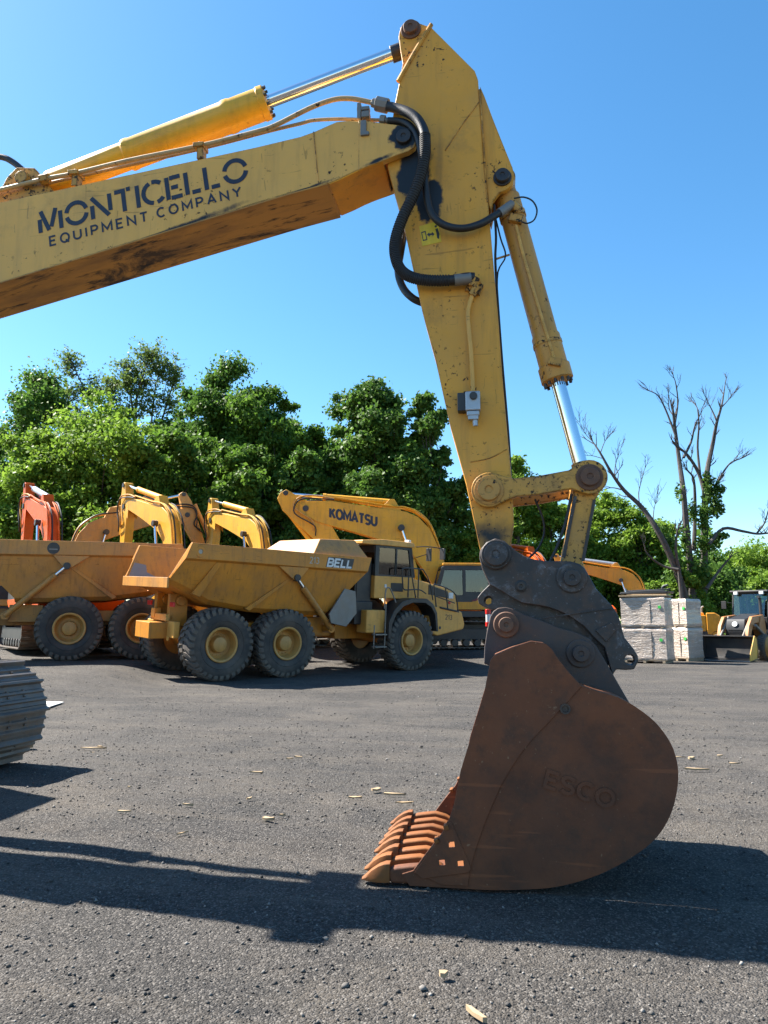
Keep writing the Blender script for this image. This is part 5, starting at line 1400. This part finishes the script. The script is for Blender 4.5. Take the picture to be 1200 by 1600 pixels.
T('airy pale tree seen in the gap left of the stick', 712, 768, 60, 30, 900, M['leaf_mid'], 16, blobs=26, leaves=3600, size=.26, open_=1)
T('small bright tree behind the dark coupler, left of the bucket link', 752, 815, 44, 34, 930, M['leaf_light'], 17, blobs=24, leaves=5000, size=.22)
T('slim bright tree rising between stick and bucket cylinder', 812, 716, 50, 34, 930, M['leaf_light'], 18, blobs=30, leaves=6500, size=.24, open_=1)
T('soft mid green tree behind the bucket link', 868, 768, 52, 52, 950, M['leaf_light'], 19, blobs=36, leaves=8000, size=.25)
T('soft green tree behind the amber boom', 950, 772, 54, 62, 955, M['leaf_light'], 20, blobs=40, leaves=9000, size=.25)
T('pale leafy tree left of the dead trunks', 1010, 810, 52, 52, 960, M['leaf_light'], 21, blobs=36, leaves=8000, size=.25)
T('low dark tree at the foot of the dead trunks', 1100, 880, 44, 62, 965, M['leaf_dark'], 22, blobs=36, leaves=8000, size=.22)
T('light green tree at the right edge over the loader cab', 1180, 858, 60, 72, 960, M['leaf_light'], 23, blobs=36, leaves=8000, size=.26)
T('light green tree behind the loader cab, right of the dead trunks', 1135, 880, 64, 56, 960, M['leaf_mid'], 24, blobs=30, leaves=6000, size=.26)
T('pale bush behind the wrapped pallets', 1075, 888, 40.5, 32, 962, M['leaf_light'], 25, blobs=22, leaves=3600, size=.19, kind='shrub', trunk_r=.06)
T('low pale bush at the right edge behind the loader', 1195, 895, 46, 44, 962, M['leaf_light'], 26, blobs=24, leaves=4500, size=.2, kind='shrub', trunk_r=.06)
# the wood beyond reads as one mass
rng = np.random.default_rng(77)
wc = []; wo_ = []
for k in range(620):
    x = rng.uniform(-62, 70); y = rng.uniform(62, 82)
    hmax = 18.5 if x < 7 else (7.0 + 2.0 * math.sin(x * .5))
    if 3.0 < x * 46 / y < 9.5: hmax = 9.5
    z = rng.uniform(.3, hmax); r_ = rng.uniform(1.0, 2.1)
    d = rng.normal(size=(60, 3)); d /= np.linalg.norm(d, axis=1)[:, None]
    wc.append(np.array([x, y, z]) + d * r_ * (rng.uniform(0, 1, 60) ** .4)[:, None]); wo_.append(d)
w_ = leaf_object('woodland', np.concatenate(wc), np.concatenate(wo_), .42, M['leaf_mid'], None, rng)
tag(w_, kind='stuff')

# dead tree with ivy
def dead_tree():
    Y = 40.0
    base = at_depth(1088, 972, Y); bx = base.x
    root = empty('dead_tree', (bx, Y, 0), 0, 'tall dead tree with bare limbs and an ivy-clad fork, right of the big bucket cylinder', 'tree', 'trees behind the yard')
    R = random.Random(5)
    mb = MB()
    def L(px, py, dy): p = at_depth(px, py, Y + dy); return Vector((p.x - bx, dy, p.z))
    limbs = [
        ([(1078, 975), (1070, 930), (1050, 875), (1028, 830), (1003, 793), (975, 766), (955, 738), (938, 708), (926, 690)], .30, .035, -.5),
        ([(1086, 975), (1080, 900), (1073, 830), (1068, 770), (1062, 725), (1056, 680), (1052, 645)], .30, .08, 0),
        ([(1056, 682), (1040, 640), (1028, 618), (1013, 610)], .08, .02, -.3), ([(1054, 665), (1059, 630), (1056, 600), (1051, 585)], .08, .015, .3), ([(1053, 650), (1046, 640), (1044, 622)], .05, .02, .3),
        ([(1098, 975), (1099, 900), (1101, 830), (1102, 770), (1106, 730), (1114, 692), (1120, 660), (1128, 632), (1133, 600)], .34, .025, .6),
        ([(1102, 775), (1092, 740), (1075, 712), (1062, 700)], .16, .06, .2), ([(1094, 744), (1090, 700), (1092, 665), (1090, 640), (1086, 632)], .10, .018, .4),
        ([(1068, 715), (1080, 690), (1086, 665), (1098, 640)], .10, .018, -.2), ([(1121, 660), (1112, 640), (1103, 622)], .07, .015, .2), ([(1126, 638), (1138, 625), (1146, 615)], .05, .012, .2),
        ([(1120, 755), (1132, 735), (1143, 722), (1157, 717)], .08, .025, .2), ([(1103, 790), (1115, 765), (1120, 755)], .1, .08, .2),
        ([(1108, 850), (1130, 826), (1160, 830), (1182, 834), (1200, 833)], .13, .05, -.4), ([(1182, 834), (1194, 818), (1200, 800)], .07, .03, -.4),
        ([(1084, 860), (1086, 800), (1084, 750), (1074, 735)], .17, .04, .3),
        ([(1068, 975), (1062, 900), (1056, 860), (1058, 830)], .17, .05, -.9), ([(1060, 890), (1035, 884), (1012, 866), (1006, 850)], .10, .03, -.9), ([(1104, 920), (1125, 890), (1140, 872)], .12, .04, -.5),
        ([(1000, 793), (998, 770), (1004, 745), (1008, 730)], .04, .012, -.5), ([(960, 748), (962, 725), (970, 700)], .045, .012, -.4), ([(975, 766), (955, 762), (935, 768)], .05, .012, -.4),
        ([(938, 708), (945, 690), (952, 682)], .035, .01, -.4), ([(940, 716), (925, 712), (912, 712)], .03, .01, -.4), ([(926, 690), (915, 678), (906, 660)], .03, .008, -.4), ([(1020, 818), (1022, 795), (1026, 780)], .04, .01, -.4),
    ]
    def twig(p, d, r, l, dep):
        q = p + d * l
        m_ = (p + q) / 2 + Vector((R.uniform(-1, 1), R.uniform(-1, 1), R.uniform(-.5, 1))) * l * .10
        mb.tube([p, m_, q], (r, max(.006, r * .45)), 5, 2)
        if dep > 0:
            for _ in range(R.choice((2, 3))):
                nd = (d + Vector((R.uniform(-.8, .8), R.uniform(-.8, .8), R.uniform(-.1, .75)))).normalized()
                twig(p + (q - p) * R.uniform(.35, .95), nd, max(.007, r * .5), l * R.uniform(.4, .7), dep - 1)
    for pts, r0, r1, dy in limbs:
        P = [L(a, b, dy + .25 * math.sin(i * 1.7)) for i, (a, b) in enumerate(pts)]
        mb.tube(P, (r0 * .78, r1 * .9), 8, 4)
        SP = smooth_path(P, 4)
        nt = 7 if r0 > .2 else 6
        for k in range(nt):
            i = R.randrange(int(len(SP) * .45), len(SP) - 1)
            if SP[i].z < 6.0: continue
            d0 = (SP[i + 1] - SP[i]).normalized()
            d = (d0 * .6 + Vector((R.uniform(-.8, .8), R.uniform(-.6, .6), R.uniform(0, .8)))).normalized()
            twig(SP[i], d, max(.012, min(.03, r0 * .22)), R.uniform(.4, .9), 1)
        d0 = (P[-1] - P[-2]).normalized()
        for _ in range(3): twig(P[-1], (d0 + Vector((R.uniform(-.5, .5), R.uniform(-.4, .4), R.uniform(0, .4)))).normalized(), max(.012, r1 * .8), R.uniform(.35, .7), 1)
    mb.build('trunk', M['dead_bark'], root)
    rng = np.random.default_rng(9)
    Cn, On = [], []
    for (px, py, rx, rz, m) in ((1112, 770, 16, 26, 420), (1120, 795, 12, 14, 240), (1100, 810, 12, 26, 300), (1105, 850, 20, 16, 330), (1125, 765, 8, 8, 100), (1082, 800, 8, 22, 140), (1062, 770, 5, 20, 90), (1070, 840, 9, 30, 220), (1045, 850, 12, 16, 220), (1028, 828, 10, 12, 130), (1090, 890, 22, 30, 500), (1055, 890, 18, 26, 380), (1125, 838, 14, 6, 120), (1104, 745, 6, 10, 80)):
        c = L(px, py, 0); d = rng.normal(size=(m, 3)); d /= np.linalg.norm(d, axis=1)[:, None]
        Cn.append(np.array(c) + d * (rng.uniform(0, 1, m) ** .5)[:, None] * np.array([rx / FPX * Y, .5, rz / FPX * Y])); On.append(d)
    leaf_object('ivy', np.concatenate(Cn), np.concatenate(On), .12, M['leaf_dark'], root, rng)
dead_tree()
# ---------------------------------------------------------------- wrapped pallets
def make_bundle(label, x, y, z, rz, sx, sy, h, seed):
    root = empty('wrapped_pallet', (x, y, z), rz, label, 'pallet', 'shrink-wrapped pallets')
    rng = random.Random(seed)
    pb = MB()
    for k in range(3): pb.box((-sx / 2 + sx * (.08 + .42 * k), 0, .05), (.1, sy * .98, .10))
    for k in range(6): pb.box((0, -sy / 2 + sy * (.06 + .176 * k), .115), (sx * .99, .12, .024))
    pb.build('pallet_base', M['wood_grey'], root, bevel=.004)
    # sagging film-wrapped load
    mb = MB(); nx, nz = 14, 16; rings = []
    for j in range(nz + 1):
        t = j / nz; zz = (.06 if z < .5 else .004) + (h - (.06 if z < .5 else .004)) * t
        ins = .03 * math.sin(math.pi * t) + (.05 if t in (0, 1) else 0) + .004 * math.sin(t * 37 + seed)
        ring = []
        for (ax_, sgn) in ((0, -1), (1, 1), (0, 1), (1, -1)):
            for i in range(nx):
                u = -1 + 2 * i / nx
                if ax_ == 0: p = (u * -sgn * (sx / 2 - ins), sgn * (sy / 2 - ins))
                else: p = (sgn * (sx / 2 - ins), u * sgn * (sy / 2 - ins))
                n_ = noise.noise((p[0] * 2.2 + seed, p[1] * 2.2, zz * 2.0)) * .020
                L = math.hypot(*p); ring.append((p[0] * (1 + n_ / L), p[1] * (1 + n_ / L), zz))
        rings.append(ring)
    # consistent ring order
    rings = [[*r] for r in rings]
    mb.loft(rings); mb.build('wrapped_load', M['wrap'], root, angle=60)
    band = MB()
    for fx in (.18,): band.box((sx * fx, -sy / 2 - .012 + .03, h * .5), (.02, .012, h * .82))
    band.build('strap', M['black_paint'], root)
    sl = MB(); sl.box((sx * .38, -sy / 2 + .012, h * .66), (.10, .01, .10)); sl.build('sticker', plain('green_sticker%d' % seed, (.05, .55, .08), .5), root)
    return root
pl = on_ground(1043.6, 1037); pr = Vector((8.55, 27.6, 0))
rzp = rad(-35); c_, s_ = math.cos(rzp), math.sin(rzp)
SX, SY = 1.66, 1.15
ctr = Vector((pl.x, pl.y)) - Vector((c_ * SX / 2 + s_ * SY / 2, s_ * SX / 2 - c_ * SY / 2))
make_bundle('lower wrapped bundle of the wide front pallet stack', ctr.x, ctr.y, 0, rzp, SX, SY, 1.28, 1)
make_bundle('upper wrapped bundle of the wide front pallet stack, boards on top', ctr.x, ctr.y, 1.285, rzp, SX, SY, 1.16, 2)
r2 = rad(-57); n2 = on_ground(1077, 1033.5); c2 = Vector((n2.x, n2.y)) - Vector((math.cos(r2) * .55 + math.sin(r2) * .5, math.sin(r2) * .55 - math.cos(r2) * .5))
make_bundle('lower wrapped bundle of the narrow rear pallet stack', c2.x, c2.y, 0, r2, 1.10, 1.0, 1.30, 3)
make_bundle('upper wrapped bundle of the narrow rear pallet stack', c2.x, c2.y, 1.305, r2, 1.10, 1.0, 1.10, 4)
zt = 1.285 + 1.165
bd = MB(); bd.box((0, 0, .03), (1.75, 1.2, .05), rz=.06); bd.box((.15, -.3, .075), (1.5, .3, .035), rz=-.08, ry=.02); bd.box((-.3, .2, .08), (1.1, .35, .04), rz=.12)
b = bd.build('boards', M['wood'], None, bevel=.004); b.location = (ctr.x, ctr.y, zt); b.rotation_euler = (0, 0, rzp)
tag(b, 'loose pale boards lying on top of the wide pallet stack', 'boards')
tp = MB(); tp.prism([(-.9, 0), (.85, .02), (.9, .10), (.4, .14), (-.2, .12), (-.85, .08)], -.55, .45); tp.tube([(.55, 0, .12), (.6, 0, .28), (.78, 0, .34)], .05, 8, 4); tp.beam((-.7, -.3, .13), (.9, -.2, .17), .08, .05)
b = tp.build('tarpaulin', M['tarp'], None, bevel=.02); b.location = (ctr.x + .1, ctr.y + .1, zt + .10); b.rotation_euler = (0, 0, rzp)
tag(b, 'dark folded tarpaulin on the boards over the wide pallet stack', 'tarpaulin')

# ---------------------------------------------------------------- backhoe loader at the right edge
def backhoe():
    p = on_ground(1131, 1033); a_ = rad(-138)
    root = empty('backhoe_loader', (p.x - 1.8 * math.cos(a_), p.y - 1.8 * math.sin(a_), 0), a_, 'black and orange loader with a wide front bucket, cut off by the right edge', 'loader')
    og, bk = M['bg_orange_dull'], M['black_paint']
    # x forward (towards the camera), y left
    for (x, r, w_) in ((.0, .52, .34), (-2.15, .80, .45)):
        for s in (-1, 1): make_wheel(root, x, s * .88, s, r=r, w=w_)
    for ch in list(root.children): pass
    ch = MB(); ch.box((-1.0, 0, .75), (3.0, .7, .4)); ch.box((0, 0, .55), (.25, 1.5, .2)); ch.box((-2.15, 0, .8), (.3, 1.5, .3)); ch.build('chassis', bk, root, bevel=.02)
    hd = MB(); hd.prism([(.55, .85), (.60, 1.25), (.45, 1.62), (-.95, 1.85), (-.95, .85)], -.38, .38); h_ = hd.build('hood', M['tarp'], root, bevel=.05)
    eb = MB(); eb.lathe([(0, .11), (.012, .10)], (.585, 0, 1.42), (.9, 0, .3), 20); o = eb.build('emblem', M['white_decal'], h_)
    gl = MB()
    for k in range(5): gl.box((.605, 0, .95 + .06 * k), (.02, .55, .025))
    gl.build('grille', bk, h_)
    for s in (-1, 1):
        am = MB(); am.prism([(-.8, 1.55), (-.75, 1.80), (.35, 1.72), (.72, 1.35), (1.02, .62), (1.02, .38), (.92, .42), (.50, 1.15), (.2, 1.45), (-.6, 1.5)], s * .62, s * .48)
        a_ = am.build('loader_arm', og, root, bevel=.02)
        cl = MB(); cl.cyl((-.5, s * .70, .95), (.35, s * .70, 1.38), .055, n=14); cl.cyl((.1, s * .44, 1.7), (1.05, s * .44, .85), .045, n=14); cl.build('lift_cylinder', M['grey_metal'], a_)
        ct = MB(); ct.prism([(-.85, 1.0), (-.75, 1.62), (-.35, 1.72), (-.1, 1.2), (-.3, .9)], s * .66, s * .40); ct.build('arm_tower', og, root, bevel=.02)
        fd = MB(); fd.prism([(-2.9, 1.25), (-2.85, 1.66), (-2.4, 1.80), (-1.8, 1.78), (-1.35, 1.50), (-1.3, 1.2), (-1.42, 1.2), (-1.5, 1.45), (-1.85, 1.66), (-2.4, 1.68), (-2.72, 1.58), (-2.78, 1.25)], s * 1.10, s * .66); fd.build('fender', bk, root, bevel=.02)
    bp = [(1.05, .80), (1.12, .92), (1.30, .98), (1.30, .93), (1.16, .86), (1.11, .5), (1.22, .12), (1.85, .03), (1.85, .0), (1.2, .04), (1.04, .3)]
    bo = MB().prism(bp, -1.02, 1.02).build('loader_bucket', bk, root, bevel=.008)
    for s in (-1, 1): MB().prism([(1.05, .80), (1.12, .92), (1.30, .98), (1.78, .30), (1.85, .02), (1.2, .03), (1.04, .3)], s * 1.02, s * .99).build('side_plate', M['bg_yellow_b'] if s > 0 else bk, bo, bevel=.005)
    MB().box((1.80, 0, .022), (.22, 2.03, .026)).build('cutting_edge', M['steel_grey'], bo)
    # cab
    fr = MB()
    lo = [(-.95, 1.0), (-.98, 1.86), (-1.12, 2.72), (-2.45, 2.72), (-2.6, 1.8), (-2.3, 1.0)]
    for s in (-1, 1): fr.prism(lo, s * .74, s * .68, holes=[[(-1.04, 1.2), (-1.06, 1.86), (-1.18, 2.62), (-1.75, 2.62), (-1.75, 1.2)], [(-1.83, 1.75), (-1.83, 2.62), (-2.40, 2.62), (-2.5, 1.85)]])
    fr.box((-.98, 0, 1.45), (.06, 1.36, .5)); fr.box((-1.14, 0, 2.69), (.06, 1.36, .06)); fr.box((-2.47, 0, 2.69), (.06, 1.36, .06)); fr.box((-1.7, 0, 1.02), (1.3, 1.36, .05)); fr.box((-2.5, 0, 1.4), (.06, 1.36, .8))
    cab = fr.build('cab', bk, root, bevel=.012)
    rf = MB(); rf.box((-1.75, 0, 2.77), (1.6, 1.58, .10)); rf.build('roof', bk, cab, bevel=.04)
    MB().prism([(-.98, 1.70), (-1.13, 2.66), (-1.14, 2.66), (-.99, 1.70)], -.67, .67).build('windshield', M['glass'], cab)
    for s in (-1, 1):
        MB().prism([(-1.04, 1.2), (-1.06, 1.86), (-1.18, 2.62), (-1.75, 2.62), (-1.75, 1.2)], s * .71, s * .705).build('side_window', M['glass'], cab)
        lm = MB(); lm.box((-.96, s * .52, 2.70), (.10, .18, .13)); lm.build('work_lamp', M['white_decal'], cab, bevel=.02)
        mr = MB(); mr.tube([(-1.0, s * .72, 2.3), (-.9, s * .95, 2.35)], .014, 6, 1); mr.box((-.88, s * 1.02, 2.22), (.04, .2, .32)); mr.build('mirror', bk, cab, bevel=.01)
    se = MB(); se.box((-1.9, 0, 1.55), (.5, .5, .14)); se.box((-2.15, 0, 1.95), (.12, .5, .7)); se.lathe([(0, .18), (.02, .19), (.04, .18)], (-1.35, 0, 1.85), (-.8, 0, .6), 20); se.cyl((-1.3, 0, 1.1), (-1.37, 0, 1.85), .05); se.build('driver_seat', M['rubber'], cab, bevel=.03)
    MB().tube([(-.75, .52, 1.7), (-.75, .52, 2.35), (-.70, .52, 2.50), (-.58, .52, 2.52)], .06, 12, 5).build('exhaust_pipe', bk, root)
M['bg_orange_dull'] = paint('loader_orange', (.40, .16, .045), chip=.66, dust_amt=.3)
backhoe()

# made-up red and white post for a likely tail-light cluster beside the bucket ear
p = at_depth(763, 975, 26.0); gz = ground_z(p.x, 26.0)
mk = empty('tail_light_stand_in', (p.x, 26.0, gz), 0, 'small made-up red and white post for a likely tail-light cluster, left of the bucket hinge ear', 'stand-in')
a = MB(); a.lathe([(0, .17), (.04, .17), (.06, .07)], (0, 0, 0), (0, 0, 1), 20); a.build('base', M['rubber'], mk)
zl = at_depth(763, 979, 26).z - gz; zh = at_depth(763, 952, 26).z - gz
hh = zh - zl
for nm, a0, a1, mt, r in (('post', .05, zl, M['grey_metal'], .05), ('red_band', zl, zl + hh * .26, M['red'], .10), ('white_band', zl + hh * .26, zl + hh * .72, M['white_decal'], .085), ('red_band', zl + hh * .72, zh, M['red'], .10)):
    MB().cyl((0, 0, a0), (0, 0, a1), r, n=18).build(nm, mt, mk, bevel=.01)

# pale board lying by the track
p = on_ground(76, 1103)
b = MB(); b.box((0, .1, .018), (.40, .80, .015)); b.box((.02, -.40, .028), (.36, .12, .015), rz=.1)
b = b.build('board', M['paper'], None, bevel=.003); b.location = (p.x - .1, p.y, 0); b.rotation_euler = (0, .03, .1)
tag(b, 'pale square board lying on the gravel beside the crawler track', 'board')
# tan timber under the front of the track
p = on_ground(40, 1172)
b = MB(); b.box((0, 0, .045), (.55, .10, .07)); b = b.build('timber', M['wood'], None, bevel=.006); b.location = (p.x - .22, p.y + .0, 0); b.rotation_euler = (0, 0, .55)
tag(b, 'short pale timber lying under the front of the crawler track', 'timber')

# splinters of wood on the gravel: (px, py, length, width, angle, label)
SPL = [(617, 1243, .20, .022, -.25, 'longest pale wood splinter lying behind the bucket teeth'), (588, 1236, .10, .05, .7, 'crumpled straw-coloured chip beside the longest splinter'), (632, 1256, .16, .008, .15, 'thin straw stem just behind the bucket teeth'), (555, 1248, .12, .012, -.05, 'short splinter left of the longest one behind the teeth'),
       (1089, 1204, .24, .030, -.25, 'pale flat splinter right of the round bucket back'), (1080, 1186, .09, .07, .4, 'curled pale chip right of the round bucket back'), (1148, 1194, .12, .012, -.1, 'thin splinter near the right edge beside the bucket'), (1060, 1184, .14, .010, -.1, 'thin straw stem behind the curled chip by the bucket'),
       (419, 1282, .10, .045, -.4, 'ragged pale chip alone in the middle of the gravel'), (745, 1590, .12, .022, -1.1, 'pale splinter at the bottom edge below the bucket'), (694, 1527, .04, .03, .4, 'small pale chip on the gravel below the bucket shadow'), (146, 1170, .32, .016, -.06, 'long thin pale stick right of the crawler track'),
       (400, 1208, .14, .014, -.2, 'short splinter upper middle of the gravel'), (466, 1184, .10, .014, -.3, 'tiny splinter nearest the left side of the bucket')]
R = random.Random(3)
def splinter(px, py, l, w, a, lab):
    p = on_ground(px, py); m = MB()
    u_ = R.uniform; pts = [(-l / 2, -w * u_(.1, .5)), (-l * .1, -w * u_(.3, .5)), (l * u_(.40, .5), -w * u_(.1, .4)), (l / 2, w * u_(-.1, .4)), (l * u_(.1, .4), w * u_(.3, .5)), (-l * u_(.35, .48), w * u_(.1, .5))]
    m.add([(x, y, .004 + .02 * abs(x / l) * R.random()) for x, y in pts] + [(x, y, .010 + min(.012, w * .4) + .02 * abs(x / l) * R.random()) for x, y in pts],
          [(5, 4, 3, 2, 1, 0), (6, 7, 8, 9, 10, 11)] + [(i, (i + 1) % 6, 6 + (i + 1) % 6, 6 + i) for i in range(6)])
    o = m.build('wood_splinter', M['wood'], None); o.location = (p.x, p.y, ground_z(p.x, p.y) - .002); o.rotation_euler = (0, 0, a)
    tag(o, lab, 'splinter', 'wood splinters on the gravel')
for s in SPL: splinter(*s)
for k in range(20):
    px = R.uniform(90, 1180); py = R.uniform(1090, 1330)
    if 560 < px < 1070 and py > 1040: continue
    splinter(px, py, R.uniform(.04, .12), R.uniform(.008, .022), R.uniform(-.8, .8), 'tiny pale wood chip scattered on the dark gravel')

# loose stones over the near gravel: one mass
def stones():
    rng = np.random.default_rng(12)
    n = 30000
    y = 2.2 + 9.0 * rng.uniform(0, 1, n) ** 1.7
    x = rng.uniform(-1, 1, n) * (y * .62 + .4)
    s = .003 + .011 * rng.uniform(0, 1, n) ** 4
    big = rng.uniform(0, 1, n) < .012; s[big] *= 1.8
    base = np.array([[1, 0, 0], [0, 1, 0], [-1, 0, 0], [0, -1, 0], [0, 0, .75], [0, 0, -.6]], float)
    V = np.repeat(base[None], n, 0) * rng.uniform(.55, 1.35, (n, 6, 1))
    a = rng.uniform(0, 6.28, n); c, s_ = np.cos(a), np.sin(a)
    tilt = rng.uniform(-.5, .5, n)
    X = V[:, :, 0] * c[:, None] - V[:, :, 1] * s_[:, None]; Yv = V[:, :, 0] * s_[:, None] + V[:, :, 1] * c[:, None]; Z = V[:, :, 2] + X * tilt[:, None]
    m2 = n // 4; y[:m2] = 6.0 + 14.0 * rng.uniform(0, 1, m2); x[:m2] = rng.uniform(-1, 1, m2) * (y[:m2] * .58); s[:m2] = .005 + .014 * rng.uniform(0, 1, m2) ** 3
    gz = np.array([.012 * noise.noise((xx * .9, yy * .9, 0)) + .010 * noise.noise((xx * 2.7, yy * 2.7, 3)) + .008 * noise.noise((xx * 7, yy * 7, 5)) - .012 + ground_z(xx, yy) for xx, yy in zip(x, y)])
    P = np.stack([x[:, None] + X * s[:, None], y[:, None] + Yv * s[:, None], gz[:, None] + s[:, None] * .25 + Z * s[:, None]], 2).reshape(-1, 3)
    F = np.array([[0, 1, 4], [1, 2, 4], [2, 3, 4], [3, 0, 4], [1, 0, 5], [2, 1, 5], [3, 2, 5], [0, 3, 5]])
    idx = (F[None] + (np.arange(n) * 6)[:, None, None]).reshape(-1)
    me = bpy.data.meshes.new('loose_gravel'); m = 8 * n
    me.vertices.add(6 * n); me.vertices.foreach_set('co', P.astype(np.float32).ravel())
    me.loops.add(3 * m); me.loops.foreach_set('vertex_index', idx.astype(np.int32))
    me.polygons.add(m); me.polygons.foreach_set('loop_start', np.arange(0, 3 * m, 3, dtype=np.int32))
    me.update(calc_edges=True); me.materials.append(M['stone'])
    o = bpy.data.objects.new('loose_gravel', me); COL.objects.link(o); tag(o, kind='stuff')
stones()
